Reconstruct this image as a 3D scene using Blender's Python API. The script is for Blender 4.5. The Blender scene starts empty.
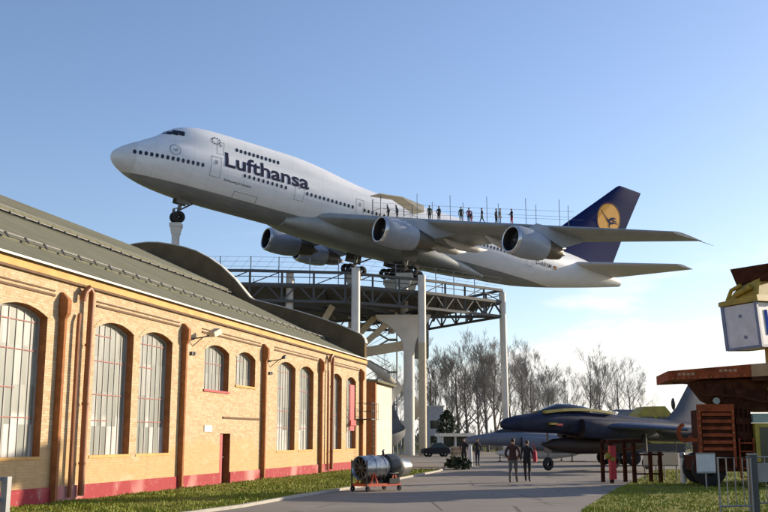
import bpy, bmesh, math, random
from mathutils import Vector, Matrix, Euler, Quaternion
R = math.radians
sin, cos, pi = math.sin, math.cos, math.pi
random.seed(7)
scene = bpy.context.scene
COL = scene.collection

# ------------------------------------------------------------------ materials
def new_mat(name):
    m = bpy.data.materials.new(name); m.use_nodes = True
    nt = m.node_tree
    return m, nt, nt.nodes['Principled BSDF']

def link(nt, a, b): nt.links.new(a, b)

def coords(nt, scale=(1, 1, 1), kind='Object'):
    tc = nt.nodes.new('ShaderNodeTexCoord'); mp = nt.nodes.new('ShaderNodeMapping')
    mp.inputs['Scale'].default_value = scale
    link(nt, tc.outputs[kind], mp.inputs['Vector'])
    return mp.outputs['Vector']

def noise(nt, vec, scale, detail=4, rough=.55):
    n = nt.nodes.new('ShaderNodeTexNoise'); n.inputs['Scale'].default_value = scale
    n.inputs['Detail'].default_value = detail; n.inputs['Roughness'].default_value = rough
    if vec is not None: link(nt, vec, n.inputs['Vector'])
    return n.outputs['Fac']

def ramp(nt, fac, stops, interp='LINEAR'):
    r = nt.nodes.new('ShaderNodeValToRGB'); r.color_ramp.interpolation = interp
    e = r.color_ramp.elements
    while len(e) > 1: e.remove(e[-1])
    for k, (p, c) in enumerate(stops):
        el = e[0] if k == 0 else e.new(p)
        el.position = p; el.color = (*c, 1) if len(c) == 3 else c
    link(nt, fac, r.inputs['Fac'])
    return r.outputs['Color']

def mix(nt, fac, a, b, mode='MIX'):
    m = nt.nodes.new('ShaderNodeMix'); m.data_type = 'RGBA'; m.blend_type = mode
    for sock, v in ((m.inputs[0], fac), (m.inputs[6], a), (m.inputs[7], b)):
        if hasattr(v, 'is_linked') or hasattr(v, 'links'): link(nt, v, sock)
        elif isinstance(v, (int, float)): sock.default_value = v
        else: sock.default_value = (*v, 1)
    return m.outputs[2]

def math_n(nt, op, a, b=None, clamp=False):
    m = nt.nodes.new('ShaderNodeMath'); m.operation = op; m.use_clamp = clamp
    for k, v in enumerate((a, b)):
        if v is None: continue
        if isinstance(v, (int, float)): m.inputs[k].default_value = v
        else: link(nt, v, m.inputs[k])
    return m.outputs[0]

def sepxyz(nt, vec):
    s = nt.nodes.new('ShaderNodeSeparateXYZ'); link(nt, vec, s.inputs[0]); return s.outputs

def bump(nt, b, h, strength=.3, dist=.02):
    n = nt.nodes.new('ShaderNodeBump'); n.inputs['Strength'].default_value = strength
    n.inputs['Distance'].default_value = dist
    link(nt, h, n.inputs['Height']); link(nt, n.outputs['Normal'], b.inputs['Normal'])

def mat(name, col, rough=.6, metal=0., var=.12, scale=3., spec=.5, bump_s=0., coat=0.):
    """a painted / weathered surface: the colour with soft noise variation"""
    m, nt, b = new_mat(name)
    v = coords(nt)
    f = noise(nt, v, scale, 5)
    lo = tuple(c * (1 - var) for c in col); hi = tuple(min(1, c * (1 + var)) for c in col)
    c = ramp(nt, f, [(.3, lo), (.7, hi)])
    link(nt, c, b.inputs['Base Color'])
    b.inputs['Roughness'].default_value = rough; b.inputs['Metallic'].default_value = metal
    b.inputs['Specular IOR Level'].default_value = spec
    if coat: b.inputs['Coat Weight'].default_value = coat
    if bump_s: bump(nt, b, noise(nt, v, scale * 6, 4), bump_s)
    return m

M = {}
def brick_mat():
    m, nt, b = new_mat('sandy_brick')
    v = coords(nt); x, y, z = sepxyz(nt, v)
    cb = nt.nodes.new('ShaderNodeCombineXYZ')
    link(nt, math_n(nt, 'ADD', x, y), cb.inputs[0]); link(nt, z, cb.inputs[1])
    bt = nt.nodes.new('ShaderNodeTexBrick'); link(nt, cb.outputs[0], bt.inputs['Vector'])
    bt.inputs['Scale'].default_value = 1.0; bt.inputs['Brick Width'].default_value = .25
    bt.inputs['Row Height'].default_value = .0775; bt.inputs['Mortar Size'].default_value = .009
    bt.inputs['Color1'].default_value = (.50, .35, .19, 1); bt.inputs['Color2'].default_value = (.66, .51, .32, 1)
    bt.inputs['Mortar'].default_value = (.44, .34, .22, 1); bt.inputs['Bias'].default_value = -.1
    big = noise(nt, v, .45, 5, .6); fine = noise(nt, v, 7.0, 6, .75)
    c = mix(nt, math_n(nt, 'MULTIPLY', ramp_f(nt, fine, .46, .70), .6), bt.outputs['Color'], (.70, .58, .41))
    # ochre painted zone: below the sills and in patches, edge made uneven by noise
    zz = math_n(nt, 'ADD', z, math_n(nt, 'MULTIPLY', math_n(nt, 'SUBTRACT', big, .5), 2.6))
    low = ramp_f(nt, zz, 1.75, 1.2)
    c = mix(nt, math_n(nt, 'MULTIPLY', low, .62), c, (.60, .38, .165))
    patch = ramp_f(nt, noise(nt, coords(nt, (.5, .5, 1.2)), 1.0, 7, .7), .55, .68)
    c = mix(nt, math_n(nt, 'MULTIPLY', patch, .5), c, (.68, .55, .38))
    dirt = ramp_f(nt, noise(nt, coords(nt, (2.2, 2.2, .3)), 1.3, 6, .7), .56, .8)
    c = mix(nt, math_n(nt, 'MULTIPLY', dirt, .5), c, (.30, .20, .12))
    pock = ramp_f(nt, noise(nt, v, 9, 3), .68, .74)
    c = mix(nt, math_n(nt, 'MULTIPLY', pock, .5), c, (.28, .16, .08))
    link(nt, c, b.inputs['Base Color']); b.inputs['Roughness'].default_value = .9
    b.inputs['Specular IOR Level'].default_value = .2
    h = math_n(nt, 'ADD', bt.outputs['Fac'], math_n(nt, 'MULTIPLY', fine, -1.2))
    n = nt.nodes.new('ShaderNodeBump'); n.invert = True; n.inputs['Strength'].default_value = .5; n.inputs['Distance'].default_value = .012
    link(nt, h, n.inputs['Height']); link(nt, n.outputs['Normal'], b.inputs['Normal'])
    return m
def ramp_f(nt, fac, a, b):
    mr = nt.nodes.new('ShaderNodeMapRange'); mr.interpolation_type = 'SMOOTHSTEP'
    if a > b:
        mr.inputs[1].default_value = b; mr.inputs[2].default_value = a; mr.inputs[3].default_value = 1; mr.inputs[4].default_value = 0
    else:
        mr.inputs[1].default_value = a; mr.inputs[2].default_value = b
    link(nt, fac, mr.inputs[0]); return mr.outputs[0]
M['brick'] = brick_mat()

def plinth_mat():
    m, nt, b = new_mat('red_plinth_paint')
    v = coords(nt)
    f = noise(nt, coords(nt, (.45, .45, .25)), 1.1, 2, .4)
    c = ramp(nt, f, [(.0, (.32, .028, .035)), (.52, (.36, .035, .042)), (.58, (.50, .17, .15)), (.7, (.58, .30, .26))])
    d = ramp_f(nt, noise(nt, v, 5, 6, .7), .55, .7)
    c = mix(nt, math_n(nt, 'MULTIPLY', d, .6), c, (.55, .36, .28))
    link(nt, c, b.inputs['Base Color']); b.inputs['Roughness'].default_value = .85
    bump(nt, b, noise(nt, v, 14, 5), .4)
    return m
M['plinth'] = plinth_mat()
M['frieze'] = mat('ochre_frieze', (.66, .38, .13), .85, var=.16, scale=1.5, bump_s=.2)
M['reveal'] = mat('shaded_reddish_brick', (.34, .13, .042), .9, var=.22, scale=5, bump_s=.3)  # reddish brick, with the shade of reveals and pilaster sides put into its colour
M['dark_mortar'] = mat('dark_string_course', (.16, .09, .05), .9)
M['copper'] = mat('brown_pipe', (.30, .105, .03), .5, var=.15)
def roof_mat():
    m, nt, b = new_mat('olive_roof_sheet')
    v = coords(nt); x, y, z = sepxyz(nt, v)
    c = ramp(nt, noise(nt, coords(nt, (.5, .15, .5)), 2.2, 6, .65), [(.25, (.14, .135, .09)), (.5, (.185, .18, .125)), (.75, (.215, .205, .15))])
    seam = math_n(nt, 'FRACT', math_n(nt, 'MULTIPLY', x, 1.6))
    s = ramp_f(nt, seam, .93, .97)
    st = ramp_f(nt, noise(nt, coords(nt, (1.5, .12, .5)), 2.0, 6, .7), .5, .75)
    c = mix(nt, math_n(nt, 'MULTIPLY', st, .45), c, (.09, .08, .045))
    c = mix(nt, math_n(nt, 'MULTIPLY', s, .3), c, (.07, .07, .05))
    link(nt, c, b.inputs['Base Color']); b.inputs['Roughness'].default_value = .9
    b.inputs['Specular IOR Level'].default_value = .06
    bump(nt, b, s, .4, .02)
    return m
M['roof'] = roof_mat()
M['clerestory'] = mat('bluish_clerestory_glazing', (.16, .20, .25), .2, var=.25, scale=1.2)
M['zinc'] = mat('zinc_gutter', (.48, .48, .45), .45, metal=.3)
M['gable'] = mat('brown_gable_cladding', (.16, .11, .06), .95, var=.2, scale=1.2, bump_s=.1, spec=.04)
M['coping'] = mat('sunlit_edge_coping', (.62, .57, .48), .7)  # pale tone puts the sunlit parapet edge into the colour
M['dark_iron'] = mat('dark_iron', (.05, .045, .04), .55)
def glass_mat():
    m, nt, b = new_mat('frosted_profile_glass')
    v = coords(nt); x, y, z = sepxyz(nt, v)
    cb = nt.nodes.new('ShaderNodeCombineXYZ')
    link(nt, math_n(nt, 'FLOOR', math_n(nt, 'MULTIPLY', x, 3.4)), cb.inputs[0])
    link(nt, math_n(nt, 'FLOOR', math_n(nt, 'MULTIPLY', z, .95)), cb.inputs[1])
    wn = nt.nodes.new('ShaderNodeTexWhiteNoise'); link(nt, cb.outputs[0], wn.inputs['Vector'])
    c = ramp(nt, wn.outputs['Value'], [(0, (.185, .20, .17)), (.4, (.25, .265, .23)), (.75, (.33, .335, .295)), (.95, (.38, .38, .345)), (1, (.42, .42, .39))])
    lowz = ramp_f(nt, z, 2.5, 2.3); wh = ramp_f(nt, wn.outputs['Value'], .50, .56)
    c = mix(nt, math_n(nt, 'MULTIPLY', lowz, math_n(nt, 'MULTIPLY', wh, .85)), c, (.60, .60, .56))
    c = mix(nt, math_n(nt, 'MULTIPLY', ramp_f(nt, noise(nt, coords(nt, (3, 3, .6)), 2.2, 6, .7), .45, .75), .6), c, (.15, .145, .115))
    link(nt, c, b.inputs['Base Color']); b.inputs['Roughness'].default_value = .35
    return m
M['glass'] = glass_mat()
M['glazing_bar'] = mat('grey_glazing_bar', (.36, .33, .30), .6)
M['pink_bar'] = mat('faded_red_rail', (.36, .13, .11), .7)
M['red_sill'] = mat('red_sill', (.42, .05, .05), .7)
M['red_door'] = mat('red_door_paint', (.36, .035, .03), .55, var=.2)
M['door_dark'] = mat('dark_red_brown_door', (.22, .028, .02), .6)
M['red'] = mat('signal_red_paint', (.50, .035, .04), .5)
M['steel'] = mat('galvanised_steel', (.24, .245, .25), .45, metal=.5)
M['cream_wall'] = mat('cream_render', (.72, .62, .46), .9, scale=1.0, bump_s=.1)
M['plaque'] = mat('off_white_plaque', (.75, .70, .6), .6)

# aircraft
def fuselage_mat():
    m, nt, b = new_mat('white_over_grey_paint')
    v = coords(nt); x, y, z = sepxyz(nt, v)
    n1 = noise(nt, coords(nt, (.25, 1, 1)), 1.6, 5, .6)
    white = ramp(nt, n1, [(.3, (.68, .69, .71)), (.7, (.79, .80, .81))])
    grey = ramp(nt, n1, [(.3, (.185, .195, .20)), (.7, (.275, .285, .285))])
    # the paint line: level under the cabin, dropping off at the very nose
    zl = math_n(nt, 'ADD', z, math_n(nt, 'MULTIPLY', ramp_f(nt, x, 54.0, 69.0), -1.0))
    f = ramp_f(nt, zl, -2.0, -1.95)
    streak = ramp_f(nt, noise(nt, coords(nt, (.9, .9, .06)), 2.2, 5, .7), .58, .8)
    white = mix(nt, math_n(nt, 'MULTIPLY', streak, .22), white, (.42, .41, .38))
    c = mix(nt, f, grey, white)
    # faint skin joints
    jx = ramp_f(nt, math_n(nt, 'FRACT', math_n(nt, 'MULTIPLY', x, .55)), .98, .985)
    c = mix(nt, math_n(nt, 'MULTIPLY', jx, .35), c, (.3, .3, .3))
    # pale radome with an even warm tint
    rad = ramp_f(nt, x, 2.1, 1.9)
    c = mix(nt, math_n(nt, 'MULTIPLY', rad, .35), c, (.55, .50, .44))
    link(nt, c, b.inputs['Base Color']); b.inputs['Roughness'].default_value = .38
    b.inputs['Specular IOR Level'].default_value = .5
    return m
M['fuselage'] = fuselage_mat()
M['plane_white'] = mat('white_aircraft_paint', (.68, .68, .68), .38)
M['wing_grey'] = mat('bare_wing_skin', (.30, .315, .305), .45, metal=.15, var=.14, scale=.8)
M['wing_pale'] = mat('pale_flap_skin', (.52, .51, .48), .5, var=.1)
M['nacelle'] = mat('sky_tinted_nacelle_grey', (.29, .325, .38), .38, metal=.1, var=.12, scale=.9)  # bluish cast puts the reflected sky into the nacelle colour
M['nacelle_lip'] = mat('bare_metal_lip', (.62, .62, .63), .25, metal=.7)
M['exhaust'] = mat('heat_stained_metal', (.14, .12, .09), .45, metal=.5)
M['intake'] = mat('dark_intake', (.012, .010, .010), .6)
M['intake_red'] = mat('red_intake_cover', (.10, .02, .012), .8)
M['fin_blue'] = mat('dark_blue_fin_paint', (.004, .013, .085), .55, var=.15, spec=.08)
M['logo_yellow'] = mat('yellow_disc_paint', (.80, .36, .02), .5, var=.05)
M['letter_blue'] = mat('dark_blue_lettering', (.008, .011, .04), .6, spec=.2)
M['window_dark'] = mat('dark_cabin_window', (.02, .022, .03), .15)
M['grey_line'] = mat('grey_outline', (.30, .31, .33), .5)
M['tyre'] = mat('black_tyre', (.018, .017, .016), .85)
M['gear'] = mat('gear_leg_metal', (.14, .135, .12), .5, metal=.2)
# stand
M['stand_white'] = mat('off_white_painted_steel', (.60, .57, .51), .55, var=.1, scale=.8)
M['stand_beige'] = mat('beige_painted_steel', (.52, .43, .28), .6)
M['truss'] = mat('dark_grey_truss_steel', (.06, .063, .065), .55)
M['deck'] = mat('dark_deck_boards', (.10, .095, .08), .8)
M['net'] = mat('grey_net_post', (.20, .22, .25), .6)
M['slide'] = mat('weathered_grey_beige_slide', (.52, .49, .42), .5, var=.15)
M['slide_grey'] = mat('dull_grey_sheet', (.16, .165, .16), .5)
# others
M['navy'] = mat('dark_navy_jet_paint', (.012, .016, .040), .55, var=.45, scale=2.5, spec=.3)
M['navy_light'] = mat('blue_grey_jet_paint', (.040, .055, .095), .55, var=.2)  # lighter blue-grey than the fuselage, for wings, tailplanes and fin
M['jet_grey'] = mat('pale_jet_grey', (.14, .16, .20), .4)
M['yellow'] = mat('yellow_paint', (.30, .22, .018), .5, var=.15)
M['olive_yellow'] = mat('olive_yellow_paint', (.36, .28, .035), .55, var=.2)
M['tank_brown'] = mat('dark_brown_tank', (.022, .010, .007), .6)
M['canopy'] = mat('dark_canopy_glass', (.02, .022, .03), .08)
M['machine_red'] = mat('faded_machine_red', (.27, .056, .017), .7, var=.4, scale=3, spec=.2)
M['machine_dark'] = mat('dark_machine_red_brown', (.060, .019, .009), .8, var=.45, scale=3, spec=.1)
M['machine_tan'] = mat('sun_bleached_tan', (.42, .25, .13), .7)
M['box_white'] = mat('white_cabinet_paint', (.62, .60, .60), .5)
M['box_edge'] = mat('blue_grey_edge', (.17, .20, .28), .5)
M['letter_mid_blue'] = mat('blue_lettering', (.01, .05, .32), .9, spec=.02)
M['mast'] = mat('olive_yellow_mast', (.38, .25, .03), .6, var=.3, scale=4)
M['glass_dark'] = mat('dark_green_glass', (.03, .04, .025), .15)
M['teal'] = mat('pale_teal_paint', (.30, .38, .33), .6)
M['chrome'] = mat('polished_engine_steel', (.40, .40, .38), .3, metal=.85, var=.4, scale=7)
M['engine_dark'] = mat('dark_engine_casing', (.03, .032, .03), .4, metal=.3)
M['orange_red'] = mat('orange_red_stand_paint', (.55, .07, .02), .5)
M['skin'] = mat('skin', (.45, .25, .17), .6)
M['hair'] = mat('dark_hair', (.03, .02, .013), .7)
M['bark'] = mat('grey_brown_bark', (.15, .13, .11), .9, var=.25, scale=2, bump_s=.2)
M['twig'] = mat('haze_toned_twigs', (.27, .25, .23), .9, var=.15)  # greyish twig tone, lightened to carry the distance haze in its colour
M['evergreen'] = mat('dark_evergreen', (.03, .045, .02), .8, var=.4)
M['hut_white'] = mat('white_hut_panel', (.60, .60, .58), .7)
M['building_grey'] = mat('pale_blue_grey_cladding', (.42, .43, .46), .7)
M['kerb'] = mat('pale_kerb_stone', (.40, .37, .31), .85, bump_s=.2)
M['earth'] = mat('bare_sandy_ground', (.26, .20, .13), .95, bump_s=.4)

def asphalt_mat():
    m, nt, b = new_mat('worn_asphalt')
    v = coords(nt)
    f = noise(nt, v, .35, 6, .6); g = noise(nt, v, 60, 3, .6)
    c = ramp(nt, f, [(.3, (.215, .185, .15)), (.7, (.305, .265, .22))])
    c = mix(nt, math_n(nt, 'MULTIPLY', ramp_f(nt, g, .4, .8), .5), c, (.22, .20, .18))
    tar = ramp_f(nt, noise(nt, coords(nt, (.3, .06, 1)), 2.5, 3), .63, .67)
    c = mix(nt, math_n(nt, 'MULTIPLY', tar, .35), c, (.05, .05, .05))
    wv = nt.nodes.new('ShaderNodeTexVoronoi'); wv.feature = 'DISTANCE_TO_EDGE'; wv.inputs['Scale'].default_value = .28; link(nt, v, wv.inputs['Vector'])
    crack = math_n(nt, 'MULTIPLY', ramp_f(nt, wv.outputs['Distance'], .012, .004), ramp_f(nt, noise(nt, v, .5, 3), .45, .55))
    c = mix(nt, math_n(nt, 'MULTIPLY', crack, .7), c, (.05, .045, .04))
    sand = ramp_f(nt, noise(nt, v, .9, 6, .7), .58, .78)
    c = mix(nt, math_n(nt, 'MULTIPLY', sand, .5), c, (.34, .27, .18))
    link(nt, c, b.inputs['Base Color']); b.inputs['Roughness'].default_value = .9
    b.inputs['Specular IOR Level'].default_value = .25
    bump(nt, b, g, .5, .01)
    return m
M['asphalt'] = asphalt_mat()
def ground_mat():
    m, nt, b = new_mat('grass_and_soil')
    v = coords(nt)
    c = ramp(nt, noise(nt, v, .5, 8, .65), [(.25, (.135, .15, .025)), (.5, (.195, .20, .035)), (.72, (.27, .225, .07))])
    s = ramp_f(nt, noise(nt, v, 1.3, 6, .7), .62, .74)
    c = mix(nt, math_n(nt, 'MULTIPLY', s, .5), c, (.15, .11, .055))
    link(nt, c, b.inputs['Base Color']); b.inputs['Roughness'].default_value = .95
    b.inputs['Specular IOR Level'].default_value = .1
    bump(nt, b, noise(nt, v, 14, 6, .7), .9, .06)
    return m
M['ground'] = ground_mat()
def blade_mat():
    m, nt, b = new_mat('grass_blade')
    v = coords(nt)
    c = ramp(nt, noise(nt, v, .8, 5, .6), [(.25, (.145, .185, .022)), (.55, (.245, .275, .035)), (.75, (.38, .33, .085))])
    link(nt, c, b.inputs['Base Color']); b.inputs['Roughness'].default_value = .7
    b.inputs['Specular IOR Level'].default_value = .2
    return m
M['blade'] = blade_mat()

# ------------------------------------------------------------------ mesh builder
class MB:
    def __init__(s): s.v = []; s.f = []; s.m = []
    def add(s, vs, fs, mi=0):
        o = len(s.v); s.v += [tuple(p) for p in vs]
        for f in fs: s.f.append(tuple(i + o for i in f)); s.m.append(mi)
        return s
    def box(s, a, b, mi=0):
        (x0, y0, z0), (x1, y1, z1) = a, b
        return s.add([(x0, y0, z0), (x1, y0, z0), (x1, y1, z0), (x0, y1, z0), (x0, y0, z1), (x1, y0, z1), (x1, y1, z1), (x0, y1, z1)],
                     [(0, 3, 2, 1), (4, 5, 6, 7), (0, 1, 5, 4), (1, 2, 6, 5), (2, 3, 7, 6), (3, 0, 4, 7)], mi)
    def hexa(s, p, mi=0):     # 8 points: bottom ring of four, top ring of four
        return s.add(p, [(0, 3, 2, 1), (4, 5, 6, 7), (0, 1, 5, 4), (1, 2, 6, 5), (2, 3, 7, 6), (3, 0, 4, 7)], mi)
    def beam(s, a, b, w, h=None, mi=0, up=(0, 0, 1)):
        h = h or w; a = Vector(a); b = Vector(b); d = (b - a).normalized(); u = Vector(up)
        if abs(d.dot(u)) > .98: u = Vector((1, 0, 0))
        r = d.cross(u).normalized(); u = r.cross(d)
        pts = []
        for p in (a, b):
            for sx, sy in ((-1, -1), (1, -1), (1, 1), (-1, 1)): pts.append(p + r * sx * w / 2 + u * sy * h / 2)
        return s.add(pts, [(0, 1, 2, 3), (7, 6, 5, 4), (0, 4, 5, 1), (1, 5, 6, 2), (2, 6, 7, 3), (3, 7, 4, 0)], mi)
    def tube(s, pts, radii, n=8, mi=0, caps=True, squash=1.):
        pts = [Vector(p) for p in pts]
        if isinstance(radii, (int, float)): radii = [radii] * len(pts)
        o = len(s.v); prev = None; N = len(pts)
        for k, p in enumerate(pts):
            d = (pts[min(k + 1, N - 1)] - pts[max(k - 1, 0)])
            d = d.normalized() if d.length > 1e-9 else Vector((0, 0, 1))
            if prev is None:
                u = Vector((0, 0, 1)) if abs(d.z) < .9 else Vector((1, 0, 0))
            else: u = prev
            r = d.cross(u).normalized(); u = r.cross(d).normalized(); prev = u
            for j in range(n):
                a = 2 * pi * j / n
                s.v.append(tuple(p + r * cos(a) * radii[k] + u * sin(a) * radii[k] * squash))
        for k in range(N - 1):
            for j in range(n):
                j2 = (j + 1) % n
                s.f.append((o + k * n + j, o + k * n + j2, o + (k + 1) * n + j2, o + (k + 1) * n + j)); s.m.append(mi)
        if caps:
            s.f.append(tuple(o + j for j in reversed(range(n)))); s.m.append(mi)
            s.f.append(tuple(o + (N - 1) * n + j for j in range(n))); s.m.append(mi)
        return s
    def lathe(s, a, axis, prof, n=20, mi=0):  # prof: (distance along axis, radius)
        a = Vector(a); d = Vector(axis).normalized()
        u = Vector((0, 0, 1)) if abs(d.z) < .9 else Vector((1, 0, 0)); r = d.cross(u).normalized(); u = r.cross(d)
        o = len(s.v)
        for t, rad in prof:
            for j in range(n):
                an = 2 * pi * j / n; s.v.append(tuple(a + d * t + (r * cos(an) + u * sin(an)) * rad))
        for k in range(len(prof) - 1):
            for j in range(n):
                j2 = (j + 1) % n
                s.f.append((o + k * n + j, o + k * n + j2, o + (k + 1) * n + j2, o + (k + 1) * n + j)); s.m.append(mi)
        return s
    def prism(s, poly, ext, mi=0):   # poly: list of 3D points, extruded by vector ext
        e = Vector(ext); n = len(poly); a = [Vector(p) for p in poly]; b = [p + e for p in a]
        return s.add(a + b, [tuple(reversed(range(n))), tuple(range(n, 2 * n))] + [(i, (i + 1) % n, n + (i + 1) % n, n + i) for i in range(n)], mi)
    def loft(s, rings, mi=0, caps=True, closed=True):
        o = len(s.v); n = len(rings[0])
        for r in rings: s.v += [tuple(p) for p in r]
        for k in range(len(rings) - 1):
            for j in range(n if closed else n - 1):
                j2 = (j + 1) % n
                s.f.append((o + k * n + j, o + k * n + j2, o + (k + 1) * n + j2, o + (k + 1) * n + j)); s.m.append(mi)
        if caps:
            s.f.append(tuple(o + j for j in reversed(range(n)))); s.m.append(mi)
            s.f.append(tuple(o + (len(rings) - 1) * n + j for j in range(n))); s.m.append(mi)
        return s
    def ball(s, c, r, n=10, m=7, mi=0):
        if isinstance(r, (int, float)): r = (r, r, r)
        rings = []
        for k in range(m + 1):
            t = pi * k / m
            rings.append([(c[0] + r[0] * max(sin(t), .02) * cos(2 * pi * j / n), c[1] + r[1] * max(sin(t), .02) * sin(2 * pi * j / n), c[2] - r[2] * cos(t)) for j in range(n)])
        return s.loft(rings, mi)
    def build(s, name, mats, parent=None, smooth=False, auto=None, fix=True):
        me = bpy.data.meshes.new(name); me.from_pydata(s.v, [], s.f)
        if not isinstance(mats, (list, tuple)): mats = [mats]
        for m in mats: me.materials.append(m)
        me.polygons.foreach_set('material_index', s.m)
        if fix:
            bm = bmesh.new(); bm.from_mesh(me); bmesh.ops.recalc_face_normals(bm, faces=bm.faces); bm.to_mesh(me); bm.free()
        if smooth: me.polygons.foreach_set('use_smooth', [True] * len(me.polygons))
        me.update()
        if smooth and auto: 
            try: me.set_sharp_from_angle(angle=R(auto))
            except Exception: pass
        return obj(name, me, parent)

def obj(name, me, parent=None):
    o = bpy.data.objects.new(name, me); COL.objects.link(o)
    if parent is not None: o.parent = parent
    return o
def tag(o, label=None, cat=None, group=None, kind=None):
    if label: o['label'] = label
    if cat: o['category'] = cat
    if group: o['group'] = group
    if kind: o['kind'] = kind
    return o
def thing(name, label, cat, loc=(0, 0, 0), rotz=0., group=None, rot=None):
    o = bpy.data.objects.new(name, None); COL.objects.link(o); o.empty_display_size = .3
    o.location = loc; o.rotation_euler = rot if rot else (0, 0, rotz)
    return tag(o, label, cat, group)
def struct(name, mb, m, **k):
    o = mb.build(name, m, **k); o['kind'] = 'structure'; return o
def copy_tree(o, parent=None):
    c = o.copy(); COL.objects.link(c)
    if parent is not None: c.parent = parent
    for ch in list(o.children):
        if ch.name in COL.objects: copy_tree(ch, c)
    return c

# ------------------------------------------------------------------ camera, sun, sky
cam = bpy.data.cameras.new('camera'); co = bpy.data.objects.new('camera', cam); COL.objects.link(co)
co.location = (0, 0, 1.75)
cam.sensor_width = 36; cam.lens = 36 * 1000 / 768
co.rotation_euler = (R(90) + math.atan(.182), 0, 0)
cam.clip_end = 8000; cam.clip_start = .1
scene.camera = co

SUN_AZ, SUN_EL = R(61), R(14.5)
sdir = Vector((sin(SUN_AZ) * cos(SUN_EL), cos(SUN_AZ) * cos(SUN_EL), sin(SUN_EL)))
sl = bpy.data.lights.new('sun', 'SUN'); sl.energy = 5.0; sl.angle = R(.5); sl.color = (1, .86, .66)
so = bpy.data.objects.new('sun', sl); COL.objects.link(so)
so.rotation_euler = sdir.to_track_quat('Z', 'Y').to_euler(); so.location = (40, 20, 40)

w = bpy.data.worlds.new('World'); scene.world = w; w.use_nodes = True
nt = w.node_tree; bg = nt.nodes['Background']
sky = nt.nodes.new('ShaderNodeTexSky'); sky.sky_type = 'NISHITA'; sky.sun_disc = False
sky.sun_elevation = SUN_EL; sky.sun_rotation = SUN_AZ
sky.air_density = 1.0; sky.dust_density = .7; sky.ozone_density = 2.6; sky.altitude = 100
tc = nt.nodes.new('ShaderNodeTexCoord')
X, Y, Z = sepxyz(nt, tc.outputs['Generated'])
mp = nt.nodes.new('ShaderNodeMapping'); mp.inputs['Scale'].default_value = (1, 1, 3.2)
link(nt, tc.outputs['Generated'], mp.inputs['Vector'])
cn = noise(nt, mp.outputs['Vector'], 7.0, 7, .55)
# a low bank of cloud over the horizon on the sunward side
low = ramp_f(nt, Z, .115, .03)
side = ramp_f(nt, X, .0, .22)
thr = math_n(nt, 'ADD', cn, math_n(nt, 'ADD', math_n(nt, 'MULTIPLY', low, .38), math_n(nt, 'MULTIPLY', side, .13)))
cf = math_n(nt, 'MULTIPLY', ramp_f(nt, thr, .62, .82), ramp_f(nt, Z, .22, .10))
cloudcol = ramp(nt, cn, [(.3, (4.6, 4.55, 4.6)), (.6, (5.6, 5.4, 5.1))])
tint = mix(nt, 1.0, sky.outputs[0], (1.06, .975, 1.025), 'MULTIPLY')
c = mix(nt, math_n(nt, 'MULTIPLY', cf, .85), tint, cloudcol)
link(nt, c, bg.inputs['Color']); bg.inputs['Strength'].default_value = .15

vs = scene.view_settings
scene.display_settings.display_device = 'sRGB'
vs.view_transform = 'Standard'; vs.look = 'None'; vs.gamma = 1; vs.use_curve_mapping = False
vs.exposure = 0.45

# ------------------------------------------------------------------ ground
g = MB(); g.add([(-2500, -300, 0), (2500, -300, 0), (2500, 4000, 0), (-2500, 4000, 0)], [(0, 1, 2, 3)])
struct('ground', g, M['ground'])
PATH_L = [(-14, -12), (-11.5, 0), (-8.5, 12), (-5.9, 20), (-3.66, 26.2), (-2.53, 31), (-.8, 37), (.9, 45), (2.9, 54), (3.4, 58)]
PATH_R = [(-3, -12), (0, 0), (2.3, 12), (3.5, 20), (5.1, 26.2), (6.6, 31), (8.5, 37), (11.2, 45), (14.2, 54), (15.4, 58)]
g = MB(); n = len(PATH_L)
g.add([(x, y, .004) for x, y in PATH_L] + [(x, y, .004) for x, y in PATH_R], [(i, n + i, n + i + 1, i + 1) for i in range(n - 1)])
struct('path', g, M['asphalt'])
g = MB(); g.add([(-60, 58, .004), (160, 58, .004), (160, 132, .004), (-60, 132, .004)], [(0, 1, 2, 3)])
struct('forecourt', g, M['asphalt'])
k = MB()
for i in range(3, n - 1):
    a = Vector((*PATH_L[i], .03)); b = Vector((*PATH_L[i + 1], .03)); k.beam(a, b, .12, .10)
struct('kerb', k, M['kerb'])
e = MB(); e.add([(-8, 62.2, .012), (3.5, 60.5, .012), (4.6, 66, .012), (-8, 68.5, .012)], [(0, 1, 2, 3)])
struct('sandy_verge', e, M['earth'])

rnd = random.Random(3)
def interp(L, y):
    for (x0, y0), (x1, y1) in zip(L, L[1:]):
        if y0 <= y <= y1: return x0 + (x1 - x0) * (y - y0) / (y1 - y0)
    return L[-1][0]
def wall_x(y): return -9.702 + (y - 26) * .24301
gb = MB()
def blade(x, y, h):
    pn = sin(x * 1.7 + 1.3 * sin(y * .9)) * sin(y * 1.1 + sin(x * 2.3)) + .5 * sin(x * 5.1 + y * 3.7)
    if pn < -.35 and rnd.random() < .75: return
    h *= .7 + .5 * max(0, pn)
    a = rnd.uniform(0, 2 * pi); w_ = rnd.uniform(.012, .028); dx, dy = cos(a) * w_, sin(a) * w_
    lx, ly = rnd.gauss(0, .35) * h, rnd.gauss(0, .35) * h
    gb.add([(x - dx, y - dy, 0), (x + dx, y + dy, 0), (x + lx, y + ly, h)], [(0, 1, 2)])
cnt = 0
while cnt < 26000:
    y = 21 + 37 * rnd.random() ** 1.4
    xl, xr = wall_x(y) + .05, interp(PATH_L, y) - .08
    if xr <= xl: continue
    x = rnd.uniform(xl, xr); blade(x, y, rnd.uniform(.03, .10)); cnt += 1
cnt = 0
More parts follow.
